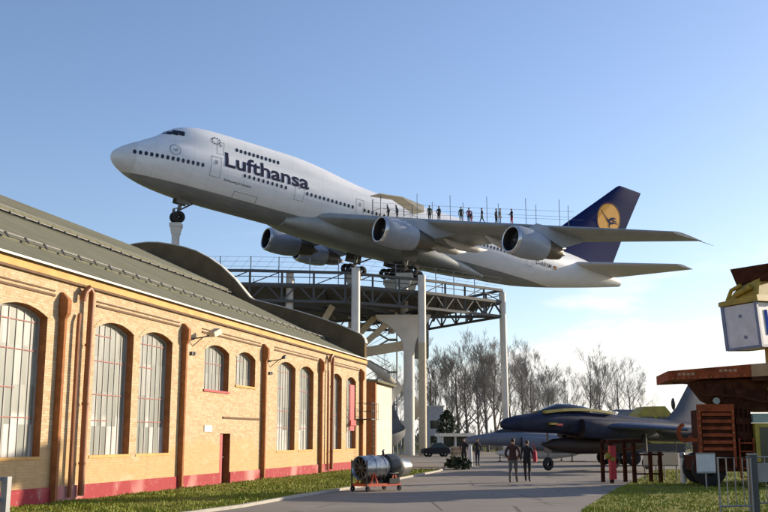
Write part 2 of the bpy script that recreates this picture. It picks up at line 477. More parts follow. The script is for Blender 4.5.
while cnt < 26000:
    y = 21 + 34 * rnd.random() ** 1.4
    xl = interp(PATH_R, y) + .02
    x = rnd.uniform(xl, xl + 8 + (y - 20) * .2); blade(x, y, rnd.uniform(.03, .11)); cnt += 1
o = gb.build('grass', M['blade'], fix=False); o['kind'] = 'stuff'; o['label'] = 'short winter grass beside the asphalt path'

# ------------------------------------------------------------------ the brick hall
HO = (-9.7023, 26.0, 0); HR = math.atan2(.97172, .23614)
hall = thing('brick_hall', 'long sandy brick hall with arched windows, red plinth, olive roof and curved brown gable', 'hall', HO, HR)
S0, S1, D = -13.0, 36.5, .30
TOP = 6.5
wins = [  # s0, s1, sill, spring
    (-7.9, -5.5, 1.22, 5.02), (-4.3, -1.95, 1.22, 5.02), (-.85, 1.62, 1.24, 5.02), (4.22, 6.65, 1.23, 5.03), (7.12, 9.52, 1.23, 5.03), (12.3, 14.72, 3.55, 5.05), (15.45, 17.66, 3.87, 5.03),
    (20.52, 23.05, 1.17, 5.0), (23.65, 25.92, 1.17, 5.0), (29.08, 31.12, 1.13, 4.97), (32.06, 34.1, 1.13, 4.95)]
RISE = .26
def arch(s0, s1, sp, n=10, rise=RISE):
    c = (s0 + s1) / 2; hw = (s1 - s0) / 2; Rr = (hw * hw + rise * rise) / (2 * rise)
    a = math.asin(hw / Rr)
    return [(c + Rr * sin(-a + 2 * a * i / n), sp + rise - Rr + Rr * cos(-a + 2 * a * i / n)) for i in range(n + 1)]
DOOR = (14.0, 15.05, 0.0, 1.92)
wl = MB(); rv = MB()
def quad(mb, s0, z0, s1, z1, y=0): mb.add([(s0, y, z0), (s1, y, z0), (s1, y, z1), (s0, y, z1)], [(0, 1, 2, 3)])
PL = .42
cols = sorted({S0, S1} | {w_[0] for w_ in wins} | {w_[1] for w_ in wins} | {DOOR[0], DOOR[1]})
for a, b in zip(cols, cols[1:]):
    mid = (a + b) / 2; z = PL
    inwin = [w_ for w_ in wins if w_[0] <= mid <= w_[1]]; indoor = DOOR[0] <= mid <= DOOR[1]
    if indoor: z = DOOR[3]
    if not inwin: quad(wl, a, z, b, TOP); continue
    s0, s1, sill, sp = inwin[0]
    quad(wl, a, z, b, sill)
    pts = [p for p in arch(s0, s1, sp, 12)]
    def top_at(s):
        for (x0, y0), (x1, y1) in zip(pts, pts[1:]):
            if x0 - 1e-6 <= s <= x1 + 1e-6: return y0 + (y1 - y0) * (s - x0) / (x1 - x0)
        return sp
    ss = sorted({a, b} | {p[0] for p in pts if a < p[0] < b})
    for u0, u1 in zip(ss, ss[1:]):
        wl.add([(u0, 0, top_at(u0)), (u1, 0, top_at(u1)), (u1, 0, TOP), (u0, 0, TOP)], [(0, 1, 2, 3)])
# thickness behind, far end wall, near end wall, back wall
wl.add([(S1, 0, 0), (S1, 29.6, 0), (S1, 29.6, 6.6), (S1, 0, 6.6)], [(0, 1, 2, 3)])
wl.add([(S0, 0, 0), (S0, 29.6, 0), (S0, 29.6, 6.6), (S0, 14.8, 13.6), (S0, 0, 6.6)], [(0, 1, 2, 3, 4)])
wl.add([(S0, 29.6, 0), (S1, 29.6, 0), (S1, 29.6, 6.6), (S0, 29.6, 6.6)], [(0, 1, 2, 3)])
wallo = wl.build('wall', M['brick'], hall)
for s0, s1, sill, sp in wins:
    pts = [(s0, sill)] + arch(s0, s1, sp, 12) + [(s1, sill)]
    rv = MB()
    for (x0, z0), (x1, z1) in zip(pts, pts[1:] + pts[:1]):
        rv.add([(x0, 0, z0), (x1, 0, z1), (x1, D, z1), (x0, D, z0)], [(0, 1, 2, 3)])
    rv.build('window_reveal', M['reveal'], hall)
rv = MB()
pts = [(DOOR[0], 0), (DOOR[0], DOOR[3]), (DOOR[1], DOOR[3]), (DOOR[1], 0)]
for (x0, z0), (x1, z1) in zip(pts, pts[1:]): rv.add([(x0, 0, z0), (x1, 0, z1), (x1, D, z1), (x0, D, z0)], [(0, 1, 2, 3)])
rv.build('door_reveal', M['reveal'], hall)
p = MB()
for a, b in ((S0, DOOR[0]), (DOOR[1], S1)): p.box((a, -.05, 0), (b, .0, PL))
p.build('plinth', M['plinth'], hall)
f = MB(); f.box((S0, -.06, 6.2), (S1, .0, 6.43)); f.build('frieze', M['frieze'], hall)
f = MB(); f.box((S0, -.10, 6.13), (S1, -.0, 6.198)); f.build('cornice', M['dark_mortar'], hall)
# windows: frame with glazing bars > glass
for i, (s0, s1, sill, sp) in enumerate(wins):
    fr = MB(); fr2 = MB()
    y = D - .06
    nb = max(5, round((s1 - s0) / .36))
    ar = arch(s0, s1, sp, 12)
    def topz(s):
        for (x0, z0), (x1, z1) in zip(ar, ar[1:]):
            if x0 <= s <= x1: return z0 + (z1 - z0) * (s - x0) / (x1 - x0)
        return sp
    for j in range(1, nb):
        s = s0 + (s1 - s0) * j / nb
        wd = .026 if j % 3 else .04
        fr.box((s - wd / 2, y + .005, sill + .0), (s + wd / 2, y + .035, topz(s)))
    for (x0, z0), (x1, z1) in zip(ar, ar[1:]): fr.beam((x0, y + .012, z0 - .03), (x1, y + .012, z1 - .03), .09, .06, up=(0, 1, 0))
    fr.box((s0, y - .01, sill), (s0 + .06, y + .04, sp)); fr.box((s1 - .06, y - .01, sill), (s1, y + .04, sp))
    fo = fr.build('window', M['glazing_bar'], hall)
    z = sill + 1.05; q = 0
    while z < sp:
        fr2.box((s0, y - .0, z - .013), (s0 + (s1 - s0) * (1 if (i + q) % 3 else .6), y + .036, z + .013)); z += (1.02 if q % 2 else .78); q += 1
    fr2.build('rail', M['pink_bar'], fo)
    gl = MB(); gp = [(s0, D - .035, sill)] + [(a, D - .035, b) for a, b in ar] + [(s1, D - .035, sill)]
    gl.add(gp, [tuple(range(len(gp)))]); gl.build('glass', M['glass'], fo)
    sm = MB(); sm.box((s0 - .04, -.05 if i in (5, 6) else -.02, sill - .07), (s1 + .04, D, sill + .012))
    sm.build('sill', M['red_sill'] if i == 5 else M['frieze'], fo)
# brick arches over the windows: a darker soldier course, 15 mm proud
for (s0, s1, sill, sp) in wins:
    ab = MB(); inner = arch(s0, s1, sp, 12); outer = arch(s0 - .12, s1 + .12, sp + .02, 12, RISE + .22)
    for j in range(12):
        a, b, c2, d2 = inner[j], inner[j + 1], outer[j + 1], outer[j]
        ab.hexa([(a[0], -.015, a[1]), (b[0], -.015, b[1]), (b[0], 0, b[1]), (a[0], 0, a[1]), (d2[0], -.015, d2[1]), (c2[0], -.015, c2[1]), (c2[0], 0, c2[1]), (d2[0], 0, d2[1])])
    ab.build('window_arch', M['brick'], hall)
# pilasters with widened heads
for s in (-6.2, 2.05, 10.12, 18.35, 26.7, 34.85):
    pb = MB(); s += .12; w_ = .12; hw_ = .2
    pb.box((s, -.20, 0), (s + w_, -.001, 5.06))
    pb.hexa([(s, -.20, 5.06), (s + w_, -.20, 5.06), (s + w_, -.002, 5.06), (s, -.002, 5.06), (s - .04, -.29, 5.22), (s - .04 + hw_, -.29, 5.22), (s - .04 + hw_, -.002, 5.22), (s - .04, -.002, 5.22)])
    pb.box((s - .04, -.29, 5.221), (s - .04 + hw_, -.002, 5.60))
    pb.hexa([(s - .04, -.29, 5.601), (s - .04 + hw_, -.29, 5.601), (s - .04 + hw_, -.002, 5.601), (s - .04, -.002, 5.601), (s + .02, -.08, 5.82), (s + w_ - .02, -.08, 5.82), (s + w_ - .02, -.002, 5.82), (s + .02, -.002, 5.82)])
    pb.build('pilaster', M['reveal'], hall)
# string courses between the pilaster heads
for a, b in ((-5.6, 1.9), (4.2, 10.0), (12.0, 18.2), (20.0, 26.6), (28.9, 34.7)):
    sb = MB(); sb.box((a, -.04, 5.66), (b, -.0, 5.72)); sb.box((a, -.03, 5.80), (b, -.0, 5.84)); sb.build('string_course', M['dark_mortar'], hall)
sb = MB(); sb.box((14.2, -.04, 2.50), (18.2, 0, 2.58)); sb.build('string_course', M['dark_mortar'], hall)
# drain pipes
def pipe(s, big=True):
    pb = MB()
    if big:
        pb.tube([(s - .42, -.16, 5.72), (s - .38, -.2, 5.95), (s - .2, -.22, 6.1), (s - .03, -.22, 5.98), (s, -.2, 5.7), (s, -.18, 3), (s, -.18, .12)], .095, 10)
        for z in (1.0, 2.7, 4.4): pb.tube([(s, -.18, z), (s, -.18, z + .07)], .115, 10)
    else:
        pb.tube([(s + .1, -.1, 5.3), (s + .02, -.14, 5.1), (s, -.14, 4.8), (s, -.14, .1)], .06, 8)
    pb.build('drain_pipe', M['copper'], hall, smooth=True, auto=40)
pipe(3.55); pipe(3.0, False); pipe(28.6); pipe(28.05, False)
# the door
d = MB(); d.box((DOOR[0], .05, 0), (DOOR[0] + .40, .11, DOOR[3]), 0); d.box((DOOR[0] + .4, D - .03, 0), (DOOR[1], D, DOOR[3]), 1)
do = d.build('door', [M['red_door'], M['door_dark']], hall)
h = MB(); h.tube([(DOOR[1] - .12, D - .09, 1.0), (DOOR[1] - .3, D - .09, 1.0)], .02, 6); h.build('handle', M['steel'], do)
d = MB(); d.box((12.45, -.03, 1.98), (13.15, 0, 2.22)); d.build('plaque', M['plaque'], hall)
# roof: lower slope, clerestory, upper slope (both sides), snow guards, gutter
SL = .4745
def rz(dd): return 6.53 + SL * dd
r = MB()
def slab(mb, d0, z0, d1, z1, t=.12, s0=S0, s1=35.95):
    mb.hexa([(s0, d0, z0 - t), (s1, d0, z0 - t), (s1, d1, z1 - t), (s0, d1, z1 - t), (s0, d0, z0), (s1, d0, z0), (s1, d1, z1), (s0, d1, z1)])
slab(r, -.12, rz(-.12), 2.4, rz(2.4), .06); slab(r, 2.3, rz(2.3) + .06, 9.0, rz(9.0) + .06)
slab(r, 8.75, rz(8.75) + .34, 14.8, 13.82); 
slab(r, 29.88, rz(-.28), 20.6, rz(9.0)); slab(r, 20.85, rz(8.75) + .34, 14.8, 13.82)
ro = r.build('roof', M['roof'], hall)
c_ = MB(); c_.box((S0, 8.98, rz(9) - .1), (35.95, 9.1, rz(9) + .34)); c_.box((S0, 20.5, rz(9) - .1), (35.95, 20.62, rz(9) + .34)); c_.build('clerestory', M['clerestory'], ro)
sg = MB()
for dd, off in ((2.25, .10), (8.55, .12)):
    sg.beam((S0, dd, rz(dd) + off + .08), (35.9, dd, rz(dd) + off + .08), .035, .05)
    s = S0 + .2
    while s < 35.8:
        z = rz(dd) + off - .08
        sg.beam((s, dd - .14, z + .0), (s, dd, z + .19), .10, .03); s += 1.03
sg.build('snow_guard', M['dark_iron'], ro)
gt = MB(); gt.box((S0, -.20, 6.44), (S1, -.121, 6.49)); gt.build('gutter', M['zinc'], hall)
# curved gable parapet
prof = [(-.02, 6.3), (-.02, 7.45), (.03, 7.68), (.22, 7.95), (.6, 8.15), (1.75, 8.66), (3.2, 9.18), (4.8, 9.68), (6.4, 10.12), (7.3, 10.36), (7.55, 10.5), (7.9, 10.9), (8.6, 11.72), (9.54, 12.58), (10.4, 13.18), (11.3, 13.66), (12.2, 13.97), (13.1, 14.19), (14.0, 14.35), (14.8, 14.40)]
prof = prof + [(29.6 - a, b) for a, b in reversed(prof[:-1])]
gp = MB(); gp.prism([(36.0, a, b) for a, b in prof], (.5, 0, 0)); go = gp.build('gable', M['gable'], hall)
cp = MB()
for (a0, b0), (a1, b1) in zip(prof[1:-2], prof[2:-1]):
    cp.beam((36.27, a0, b0 + .03), (36.27, a1, b1 + .03), .52, .07, up=(-(b1 - b0), 0, 0) if False else (1, 0, 0)) if False else None
    nx, nz = -(b1 - b0), (a1 - a0); L = math.hypot(nx, nz); nx, nz = nx / L * .06, nz / L * .06
    cp.hexa([(36.02, a0, b0), (36.56, a0, b0), (36.56, a1, b1), (36.02, a1, b1), (36.02, a0 + nx, b0 + nz), (36.56, a0 + nx, b0 + nz), (36.56, a1 + nx, b1 + nz), (36.02, a1 + nx, b1 + nz)])
cp.build('coping', M['coping'], go)
# floodlights on the wall (hang from the hall: things of their own)
def HP(s, y, z):
    c3, s3 = cos(HR), sin(HR); return (HO[0] + s * c3 - y * s3, HO[1] + s * s3 + y * c3, z)
def flood(s, z, label, big):
    t = thing('floodlight', label, 'lamp', HP(s, 0, z), HR, 'floodlights on the brick wall'); t.scale = (.8, .8, .8)
    b = MB(); b.tube([(0, 0, 0), (0, -.5, .05), (.35, -.75, .18)], .03, 6); b.tube([(0, 0, -.35), (0, -.5, .05)], .02, 6); b.box((-.45, -.06, -.06), (.05, .0, .02)); b.build('bracket', M['dark_iron'], t)
    b = MB()
    if big:
        b.hexa([(.25, -1.0, .08), (.95, -1.05, .30), (.95, -.6, .30), (.25, -.55, .08), (.22, -.95, .30), (.9, -1.0, .55), (.9, -.65, .55), (.22, -.6, .30)])
    else: b.hexa([(.1, -.85, .1), (.4, -.85, .2), (.4, -.6, .2), (.1, -.6, .1), (.1, -.82, .22), (.4, -.82, .34), (.4, -.63, .34), (.1, -.63, .22)])
    b.build('lamp_head', M['stand_beige'] if big else M['dark_iron'], t)
    b = MB(); b.box((-.25, -.1, -.78), (-.1, -.0, -.62)); b.box((.05, -.1, -.76), (.2, -.0, -.60)); b.build('junction_box', M['dark_iron'], t)
flood(11.2, 5.36, 'large tan floodlight on a bracket beside the short red-silled window', True)
flood(19.5, 5.15, 'small dark floodlight right of the third pilaster under the cornice', False)
flood(-3.6 + .55 * 0, 5.5, 'small dark floodlight high on the wall near its near end', False)
# red banner on the last window, fire escape
b = MB(); b.box((32.45, -.12, 2.15), (33.35, -.06, 4.75)); b.box((32.35, -.2, 2.45), (33.5, -.121, 2.75))
tag(b.build('banner', M['red']), 'narrow red banner hanging before the last arched window', 'banner')
bpy.data.objects['banner'].location = HO; bpy.data.objects['banner'].rotation_euler = (0, 0, HR)
t = thing('fire_escape', 'dark steel balcony and ladder fixed to the hall corner by the red banner', 'fire escape', HP(34.3, 0, 0), HR)
b = MB(); b.box((-.2, -.95, 2.8), (1.5, -.05, 2.85)); b.build('platform', M['dark_iron'], t)
b = MB()
for z in (3.3, 3.75): b.tube([(-.2, -.05, z), (-.2, -.95, z), (1.5, -.95, z), (1.5, -.05, z)], .018, 6)
for q in range(5): b.tube([(-.2 + .425 * q, -.95, 2.83), (-.2 + .425 * q, -.95, 3.75)], .014, 6)
b.build('railing', M['dark_iron'], t)
b = MB()
for x in (.3, .75): b.tube([(x, -.9, 0), (x, -.9, 3.6)], .018, 6)
for q in range(11): b.tube([(.3, -.9, .25 + .25 * q), (.75, -.9, .25 + .25 * q)], .012, 5)
b.build('ladder', M['dark_iron'], t)

# ------------------------------------------------------------------ annex behind the hall
t = thing('cream_annex', 'small cream rendered annex with its end wall shaded brown beyond the hall corner', 'building', (-.62, 70.5, 0), HR)
b = MB(); b.box((0, .02, 0), (5.2, 9, 5.5)); b.build('wall', M['cream_wall'], t)
b = MB(); b.box((-.35, -.1, 0), (-.002, 9, 5.6)); b.build('end_wall', M['reveal'], t)  # brown colour holds the shade of the end facing away from the sun
b = MB(); b.hexa([(-.4, -.3, 5.6), (5.4, -.3, 5.5), (5.4, 9.2, 5.5), (-.4, 9.2, 5.6), (-.4, -.3, 5.75), (5.4, -.3, 5.65), (5.4, 4.5, 6.0), (-.4, 4.5, 6.05)]); b.build('roof', M['roof'], t)

# ------------------------------------------------------------------ the airliner
PR = (R(7.30260241), R(7.23905079), R(33.01343065))
PT = Vector((-26.32228169, 93.33383691, 29.28482135))
PM = Matrix.Translation(PT) @ Euler(PR, 'XYZ').to_matrix().to_4x4()
plane = thing('airliner', 'huge white four engined airliner mounted nose high on steel pillars above the hall', 'airplane', PT, rot=PR)
def W(x, y, z): return PM @ Vector((x, y, z))       # y to starboard; the port side is -y

def tab(T, x):
    if x <= T[0][0]: return T[0][1]
    for (a, b), (c, d) in zip(T, T[1:]):
        if x <= c:
            t = (x - a) / (c - a); return b + (d - b) * t
    return T[-1][1]
def smooth_tab(T):          # monotone cubic through the table
    xs = [a for a, _ in T]; ys = [b for _, b in T]; n = len(xs)
    dl = [(ys[i + 1] - ys[i]) / (xs[i + 1] - xs[i]) for i in range(n - 1)]
    ms = [dl[0]] + [0 if dl[i - 1] * dl[i] <= 0 else 2 * dl[i - 1] * dl[i] / (dl[i - 1] + dl[i]) for i in range(1, n - 1)] + [dl[-1]]
    def fn(x):
        if x <= xs[0]: return ys[0]
        if x >= xs[-1]: return ys[-1]
        for i in range(n - 1):
            if x <= xs[i + 1]:
                h = xs[i + 1] - xs[i]; t = (x - xs[i]) / h
                return ys[i] * (1 + 2 * t) * (1 - t) ** 2 + ms[i] * h * t * (1 - t) ** 2 + ys[i + 1] * t * t * (3 - 2 * t) + ms[i + 1] * h * t * t * (t - 1)
    return fn
f_w = smooth_tab([(0, .05), (.15, .48), (.5, .92), (1, 1.32), (2, 1.88), (3, 2.27), (4, 2.57), (6, 2.96), (8, 3.14), (10.5, 3.25), (47, 3.25), (52, 3.02), (57, 2.42), (62, 1.62), (66, .92), (68.63, .42)])
f_b = smooth_tab([(0, -.66), (.15, -1.05), (.5, -1.42), (1, -1.76), (2, -2.24), (4, -2.75), (6, -3.02), (8, -3.17), (11, -3.25), (45, -3.25), (50, -2.95), (55, -2.2), (60, -1.2), (65, -.12), (68.63, .72)])
f_t = smooth_tab([(0, -.54), (.15, -.15), (.5, .22), (1, .62), (2, 1.26), (3, 1.80), (4, 2.25), (5, 2.6), (6, 2.85), (8, 3.15), (10, 3.25), (50, 3.3), (55, 3.25), (60, 3.0), (65, 2.42), (68.63, 1.72)])
f_h = smooth_tab([(3.0, 1.72), (3.6, 2.1), (4.2, 2.62), (4.8, 3.16), (5.4, 3.62), (6.2, 4.0), (7.2, 4.28), (8.6, 4.48), (12, 4.56), (18, 4.56), (20, 4.46), (22, 4.25), (24, 3.95), (27, 3.4), (30, 2.75)])
f_hr = smooth_tab([(3.0, .9), (4.2, 1.35), (5.4, 1.75), (7.2, 2.05), (9, 2.2), (30, 2.25)])
def section_r(x, a):        # polar radius about the main lobe's centre, a from straight up towards port
    zb, zt, w_ = f_b(x), f_t(x), f_w(x); zm = (zb + zt) / 2; hm = (zt - zb) / 2
    s, c = sin(a), cos(a)
    r1 = 1 / math.sqrt((s / w_) ** 2 + (c / hm) ** 2)
    if 3.0 <= x <= 30:
        rh = f_hr(x); dz = f_h(x) - rh - zm; disc = rh * rh - (s * dz) ** 2
        if disc > 0:
            r2 = c * dz + math.sqrt(disc)
            if r2 > 0:
                q = 14; return (r1 ** q + r2 ** q) ** (1 / q), zm
    return r1, zm
def port(x, z):             # half width of the skin at (x, z) on the port side, 0 if outside
    best = None; pa = None
    lo, hi = 0.0, pi        # z decreases as a grows: bisect
    for _ in range(40):
        a = (lo + hi) / 2; r, zm = section_r(x, a)
        if zm + r * cos(a) > z: lo = a
        else: hi = a
    r, zm = section_r(x, (lo + hi) / 2)
    return r * sin((lo + hi) / 2)
def skin(x, z, off=.015):   # point on the port skin, pushed out along its normal
    y = port(x, z); e = .05
    n = Vector((-(port(x + e, z) - port(x - e, z)) / (2 * e), 1, -(port(x, z + e) - port(x, z - e)) / (2 * e))).normalized()
    p_ = Vector((x, y, z)) + n * off
    return (p_.x, -p_.y, p_.z)
xs = [0, .06, .15, .3, .5, .75, 1, 1.5, 2, 2.5, 3, 3.3, 3.6, 3.9, 4.2, 4.5, 4.8, 5.1, 5.4, 5.8, 6.2, 6.7, 7.2, 8, 9, 10, 11, 12, 14, 16, 18, 19, 20, 21, 22, 23, 24, 25, 26, 27, 28, 29, 30, 32, 36, 40, 44, 47, 49, 51, 53, 55, 57, 59, 61, 63, 65, 67, 68, 68.63]
fb = MB(); NA = 56
rings = []
for x in xs:
    ring = []
    for j in range(NA):
        a = 2 * pi * j / NA; r_, zm = section_r(x, a if a <= pi else 2 * pi - a)
        ring.append((x, -r_ * sin(a), zm + r_ * cos(a)))
    rings.append(ring)
fb.loft(rings)
fus = fb.build('fuselage', M['fuselage'], plane, smooth=True, auto=50)
# wing to body fairing
fb = MB(); rings = []
for x, w_, zb, zt in ((18.5, 2.2, -3.2, -2.2), (20, 2.9, -3.45, -1.6), (22, 3.35, -3.6, -1.2), (26, 3.62, -3.75, -1.0), (32, 3.66, -3.78, -.9), (38, 3.45, -3.7, -1.3), (42, 2.9, -3.5, -2.0), (45, 2.0, -3.3, -2.6)):
    zm = (zb + zt) / 2; h = (zt - zb) / 2
    ring = []
    for j in range(24):
        a = 2 * pi * j / 24; sc = 1 / max(1e-6, (abs(sin(a)) ** 3 + abs(cos(a)) ** 3) ** (1 / 3))
        ring.append((x, -w_ * sc * sin(a), zm + h * sc * cos(a)))
    rings.append(ring)
fb.loft(rings); fb.build('belly_fairing', M['wing_grey'], plane, smooth=True, auto=50)

def patch(mb, x0, x1, z0, z1, nx=2, nz=3, slant=0., off=.015, mi=0):
    vs = []
    for i in range(nx + 1):
        for j in range(nz + 1):
            z = z0 + (z1 - z0) * j / nz; x = x0 + (x1 - x0) * i / nx + slant * j / nz
            vs.append(skin(x, z, off))
    fs = [(i * (nz + 1) + j, (i + 1) * (nz + 1) + j, (i + 1) * (nz + 1) + j + 1, i * (nz + 1) + j + 1) for i in range(nx) for j in range(nz)]
    mb.add(vs, fs, mi)
def ring_patch(mb, cx, cz, r0, r1, n=20, off=.016, a0=0, a1=2 * pi):
    vs = []
    for k in range(n + 1):
        a = a0 + (a1 - a0) * k / n
        for rr in (r0, r1): vs.append(skin(cx + rr * cos(a), cz + rr * sin(a), off))
    mb.add(vs, [(2 * k, 2 * k + 1, 2 * k + 3, 2 * k + 2) for k in range(n)])
def cabin_window(x, z, w_=.26, h=.40):
    b = MB(); vs = [skin(x, z)]
    for k in range(12):
        a = 2 * pi * k / 12; ca, sa = cos(a), sin(a); q = (abs(ca) ** 3 + abs(sa) ** 3) ** (-1 / 3)
        vs.append(skin(x + w_ / 2 * ca * q, z + h / 2 * sa * q))
    b.add(vs, [(0, 1 + k, 1 + (k + 1) % 12) for k in range(12)])
    b.build('cabin_window', M['window_dark'], plane)
for k in range(14): cabin_window(1.75 + k * .495, .02 + .022 * k, .30, .42)     # nose row
for k in range(11): cabin_window(11.75 + k * .47, 2.95, .28, .40)              # upper deck
for k in range(10): cabin_window(12.7 + k * .52, .42)
for k in range(12): cabin_window(19.9 + k * .508, .42)
for k in range(9): cabin_window(27.0 + k * .508, .42)
for k in range(13): cabin_window(34.2 + k * .508, .42)
for k in range(14): cabin_window(42.5 + k * .508, .42)
# cockpit glazing: three panes a side
for k, (x0, x1, z0, z1, sl) in enumerate(((4.32, 4.98, 2.72, 3.14, .38), (5.05, 5.62, 2.78, 3.36, .16), (5.70, 6.22, 2.86, 3.36, .05))):
    b = MB(); patch(b, x0, x1, z0, z1, 3, 4, sl); b.build('cockpit_window', M['window_dark'], plane)
# door outlines
for x, z0, z1, w_ in ((9.0, -.55, 1.55, 1.1), (18.45, -.55, 1.5, 1.1), (25.9, -.55, 1.5, 1.0), (33.0, -.55, 1.5, 1.0), (41.2, -.55, 1.5, 1.1), (50.2, -.5, 1.45, 1.0), (9.6, 1.95, 3.3, .75)):
    b = MB(); e = .05
    patch(b, x, x + w_, z0, z0 + e, 2, 1); patch(b, x, x + w_, z1 - e, z1, 2, 1); patch(b, x, x + e, z0, z1, 1, 8); patch(b, x + w_ - e, x + w_, z0, z1, 1, 8)
    patch(b, x + w_ * .38, x + w_ * .62, z0 + (z1 - z0) * .62, z0 + (z1 - z0) * .82, 1, 2)
    b.build('door', M['grey_line'], plane)
b = MB(); patch(b, 12.0, 14.6, -2.6, -2.55, 6, 1); patch(b, 12.0, 14.6, -1.35, -1.3, 6, 1); patch(b, 12.0, 12.06, -2.6, -1.3, 1, 8); patch(b, 14.54, 14.6, -2.6, -1.3, 1, 8)
b.build('cargo_door', M['grey_line'], plane)
# emblems: ringed bird behind the cockpit, ring of stars by the upper deck
b = MB(); ring_patch(b, 5.35, 1.15, .47, .55); patch(b, 5.15, 5.62, 1.08, 1.16, 2, 1, .0); patch(b, 5.3, 5.4, .95, 1.35, 1, 3, .25); b.build('bird_emblem', M['grey_line'], plane)
b = MB()
for k in range(10):
    a = 2 * pi * k / 10; cx, cz = 9.45 + .45 * cos(a), 3.28 + .33 * sin(a); patch(b, cx - .075, cx + .075, cz - .06, cz + .06, 1, 1)
b.build('star_ring_emblem', M['letter_blue'], plane)

def text_mesh(txt, size, off=0., spacing=1.):
    cu = bpy.data.curves.new('t', 'FONT'); cu.body = txt; cu.size = size; cu.offset = off; cu.space_character = spacing; cu.resolution_u = 4
    o = bpy.data.objects.new('t', cu); COL.objects.link(o)
    dg = bpy.context.evaluated_depsgraph_get(); me = bpy.data.meshes.new_from_object(o.evaluated_get(dg))
    bpy.data.objects.remove(o); bpy.data.curves.remove(cu)
    return me
def fit_text(txt, x0, x1, z0, z1, offs=.03, name='lettering', m=None, fn=None, parent=None, cuts=14, slope=0.):
    me = text_mesh(txt, 1.0, offs); me.name = name
    bm = bmesh.new(); bm.from_mesh(me)
    bmesh.ops.remove_doubles(bm, verts=bm.verts, dist=1e-4)
    xa = min(v.co.x for v in bm.verts); xb = max(v.co.x for v in bm.verts); ya = min(v.co.y for v in bm.verts if True); yb = max(v.co.y for v in bm.verts)
    for k in range(1, cuts):
        yk = ya + (yb - ya) * k / cuts
        bmesh.ops.bisect_plane(bm, geom=bm.verts[:] + bm.edges[:] + bm.faces[:], plane_co=(0, yk, 0), plane_no=(0, 1, 0))
    for v in bm.verts:
        u = (v.co.x - xa) / (xb - xa); q = (v.co.y - ya) / (yb - ya)
        v.co = fn(x0 + (x1 - x0) * u, z0 + (z1 - z0) * q + slope * u)
    bm.to_mesh(me); bm.free(); me.materials.clear(); me.materials.append(m)
    return obj(name, me, parent)
fit_text('Lufthansa', 10.45, 20.05, .80, 2.38, .024, 'lettering', M['letter_blue'], lambda x, z: skin(x, z, .02), plane, slope=.05)
fit_text('Schleswig-Holstein', 10.6, 13.6, -.72, -.38, .0, 'name_lettering', M['letter_blue'], lambda x, z: skin(x, z, .02), plane, 5)
fit_text('D-ABYM', 51.7, 54.4, .02, .52, .01, 'registration', M['letter_blue'], lambda x, z: skin(x, z, .02), plane, 6)
b = MB(); patch(b, 54.75, 55.35, .32, .45, 2, 1, mi=0); patch(b, 54.75, 55.35, .19, .32, 2, 1, mi=1); patch(b, 54.75, 55.35, .06, .19, 2, 1, mi=2)
b.build('flag', [M['tyre'], M['red'], M['yellow']], plane)

# aerofoil surfaces
AF = [(0, 0), (.02, .030), (.08, .055), (.2, .072), (.36, .075), (.55, .058), (.75, .034), (1, .003), (1, -.003), (.75, -.018), (.55, -.034), (.36, -.045), (.2, -.044), (.08, -.034), (.02, -.018)]
def wing_le(y): return 19.1 + .885 * y
def wing_te(y): return 35.9 + (38.9 - 35.9) * y / 11.7 if y < 11.7 else 38.9 + (49.55 - 38.9) * (y - 11.7) / 18.1
def wing_z(y): return -1.62 + (y - 3.2) * .106
def wing_ring(y, side):
    le, te = wing_le(y), wing_te(y); c = te - le; t = 1.0 - .38 * (y / 29.8); tw = R(2.0 - 4.0 * y / 29.8)
    return [(le + u * c, side * y, wing_z(y) + v * c * t - (u - .3) * c * tw * .5) for u, v in AF]
def wing(side):
    b = MB(); ys = [1.5, 3.2, 6, 9, 11.7, 15, 18, 21, 24, 27, 29.2, 29.65, 29.8]
    rings = [wing_ring(y, side) for y in ys]
    last = rings[-1]; mid = sum(p_[2] for p_ in last) / len(last)
    b.loft(rings)
    o = b.build('wing', M['wing_grey'], plane, smooth=True, auto=40)
    # flap track fairings
    for y in (6.8, 9.6, 14.2, 17.6):
        te = wing_te(y); z = wing_z(y) - .55; f_ = MB()
        f_.tube([(te - 5.0, side * y, z + .12), (te - 4.2, side * y, z - .12), (te - 2.6, side * y, z - .28), (te - .6, side * y, z - .18), (te + .9, side * y, z + .12)], [.06, .26, .36, .28, .05], 10, squash=1.25)
        f_.build('flap_fairing', M['wing_pale'], o, smooth=True)
    f_ = MB(); f_.tube([(48.9, side * 29.7, wing_z(29.7) + .02), (51.1, side * 29.9, wing_z(29.7) - .06)], [.05, .015], 6); f_.build('tip_probe', M['wing_grey'], o)
    return o
wport = wing(-1); wstar = wing(1)
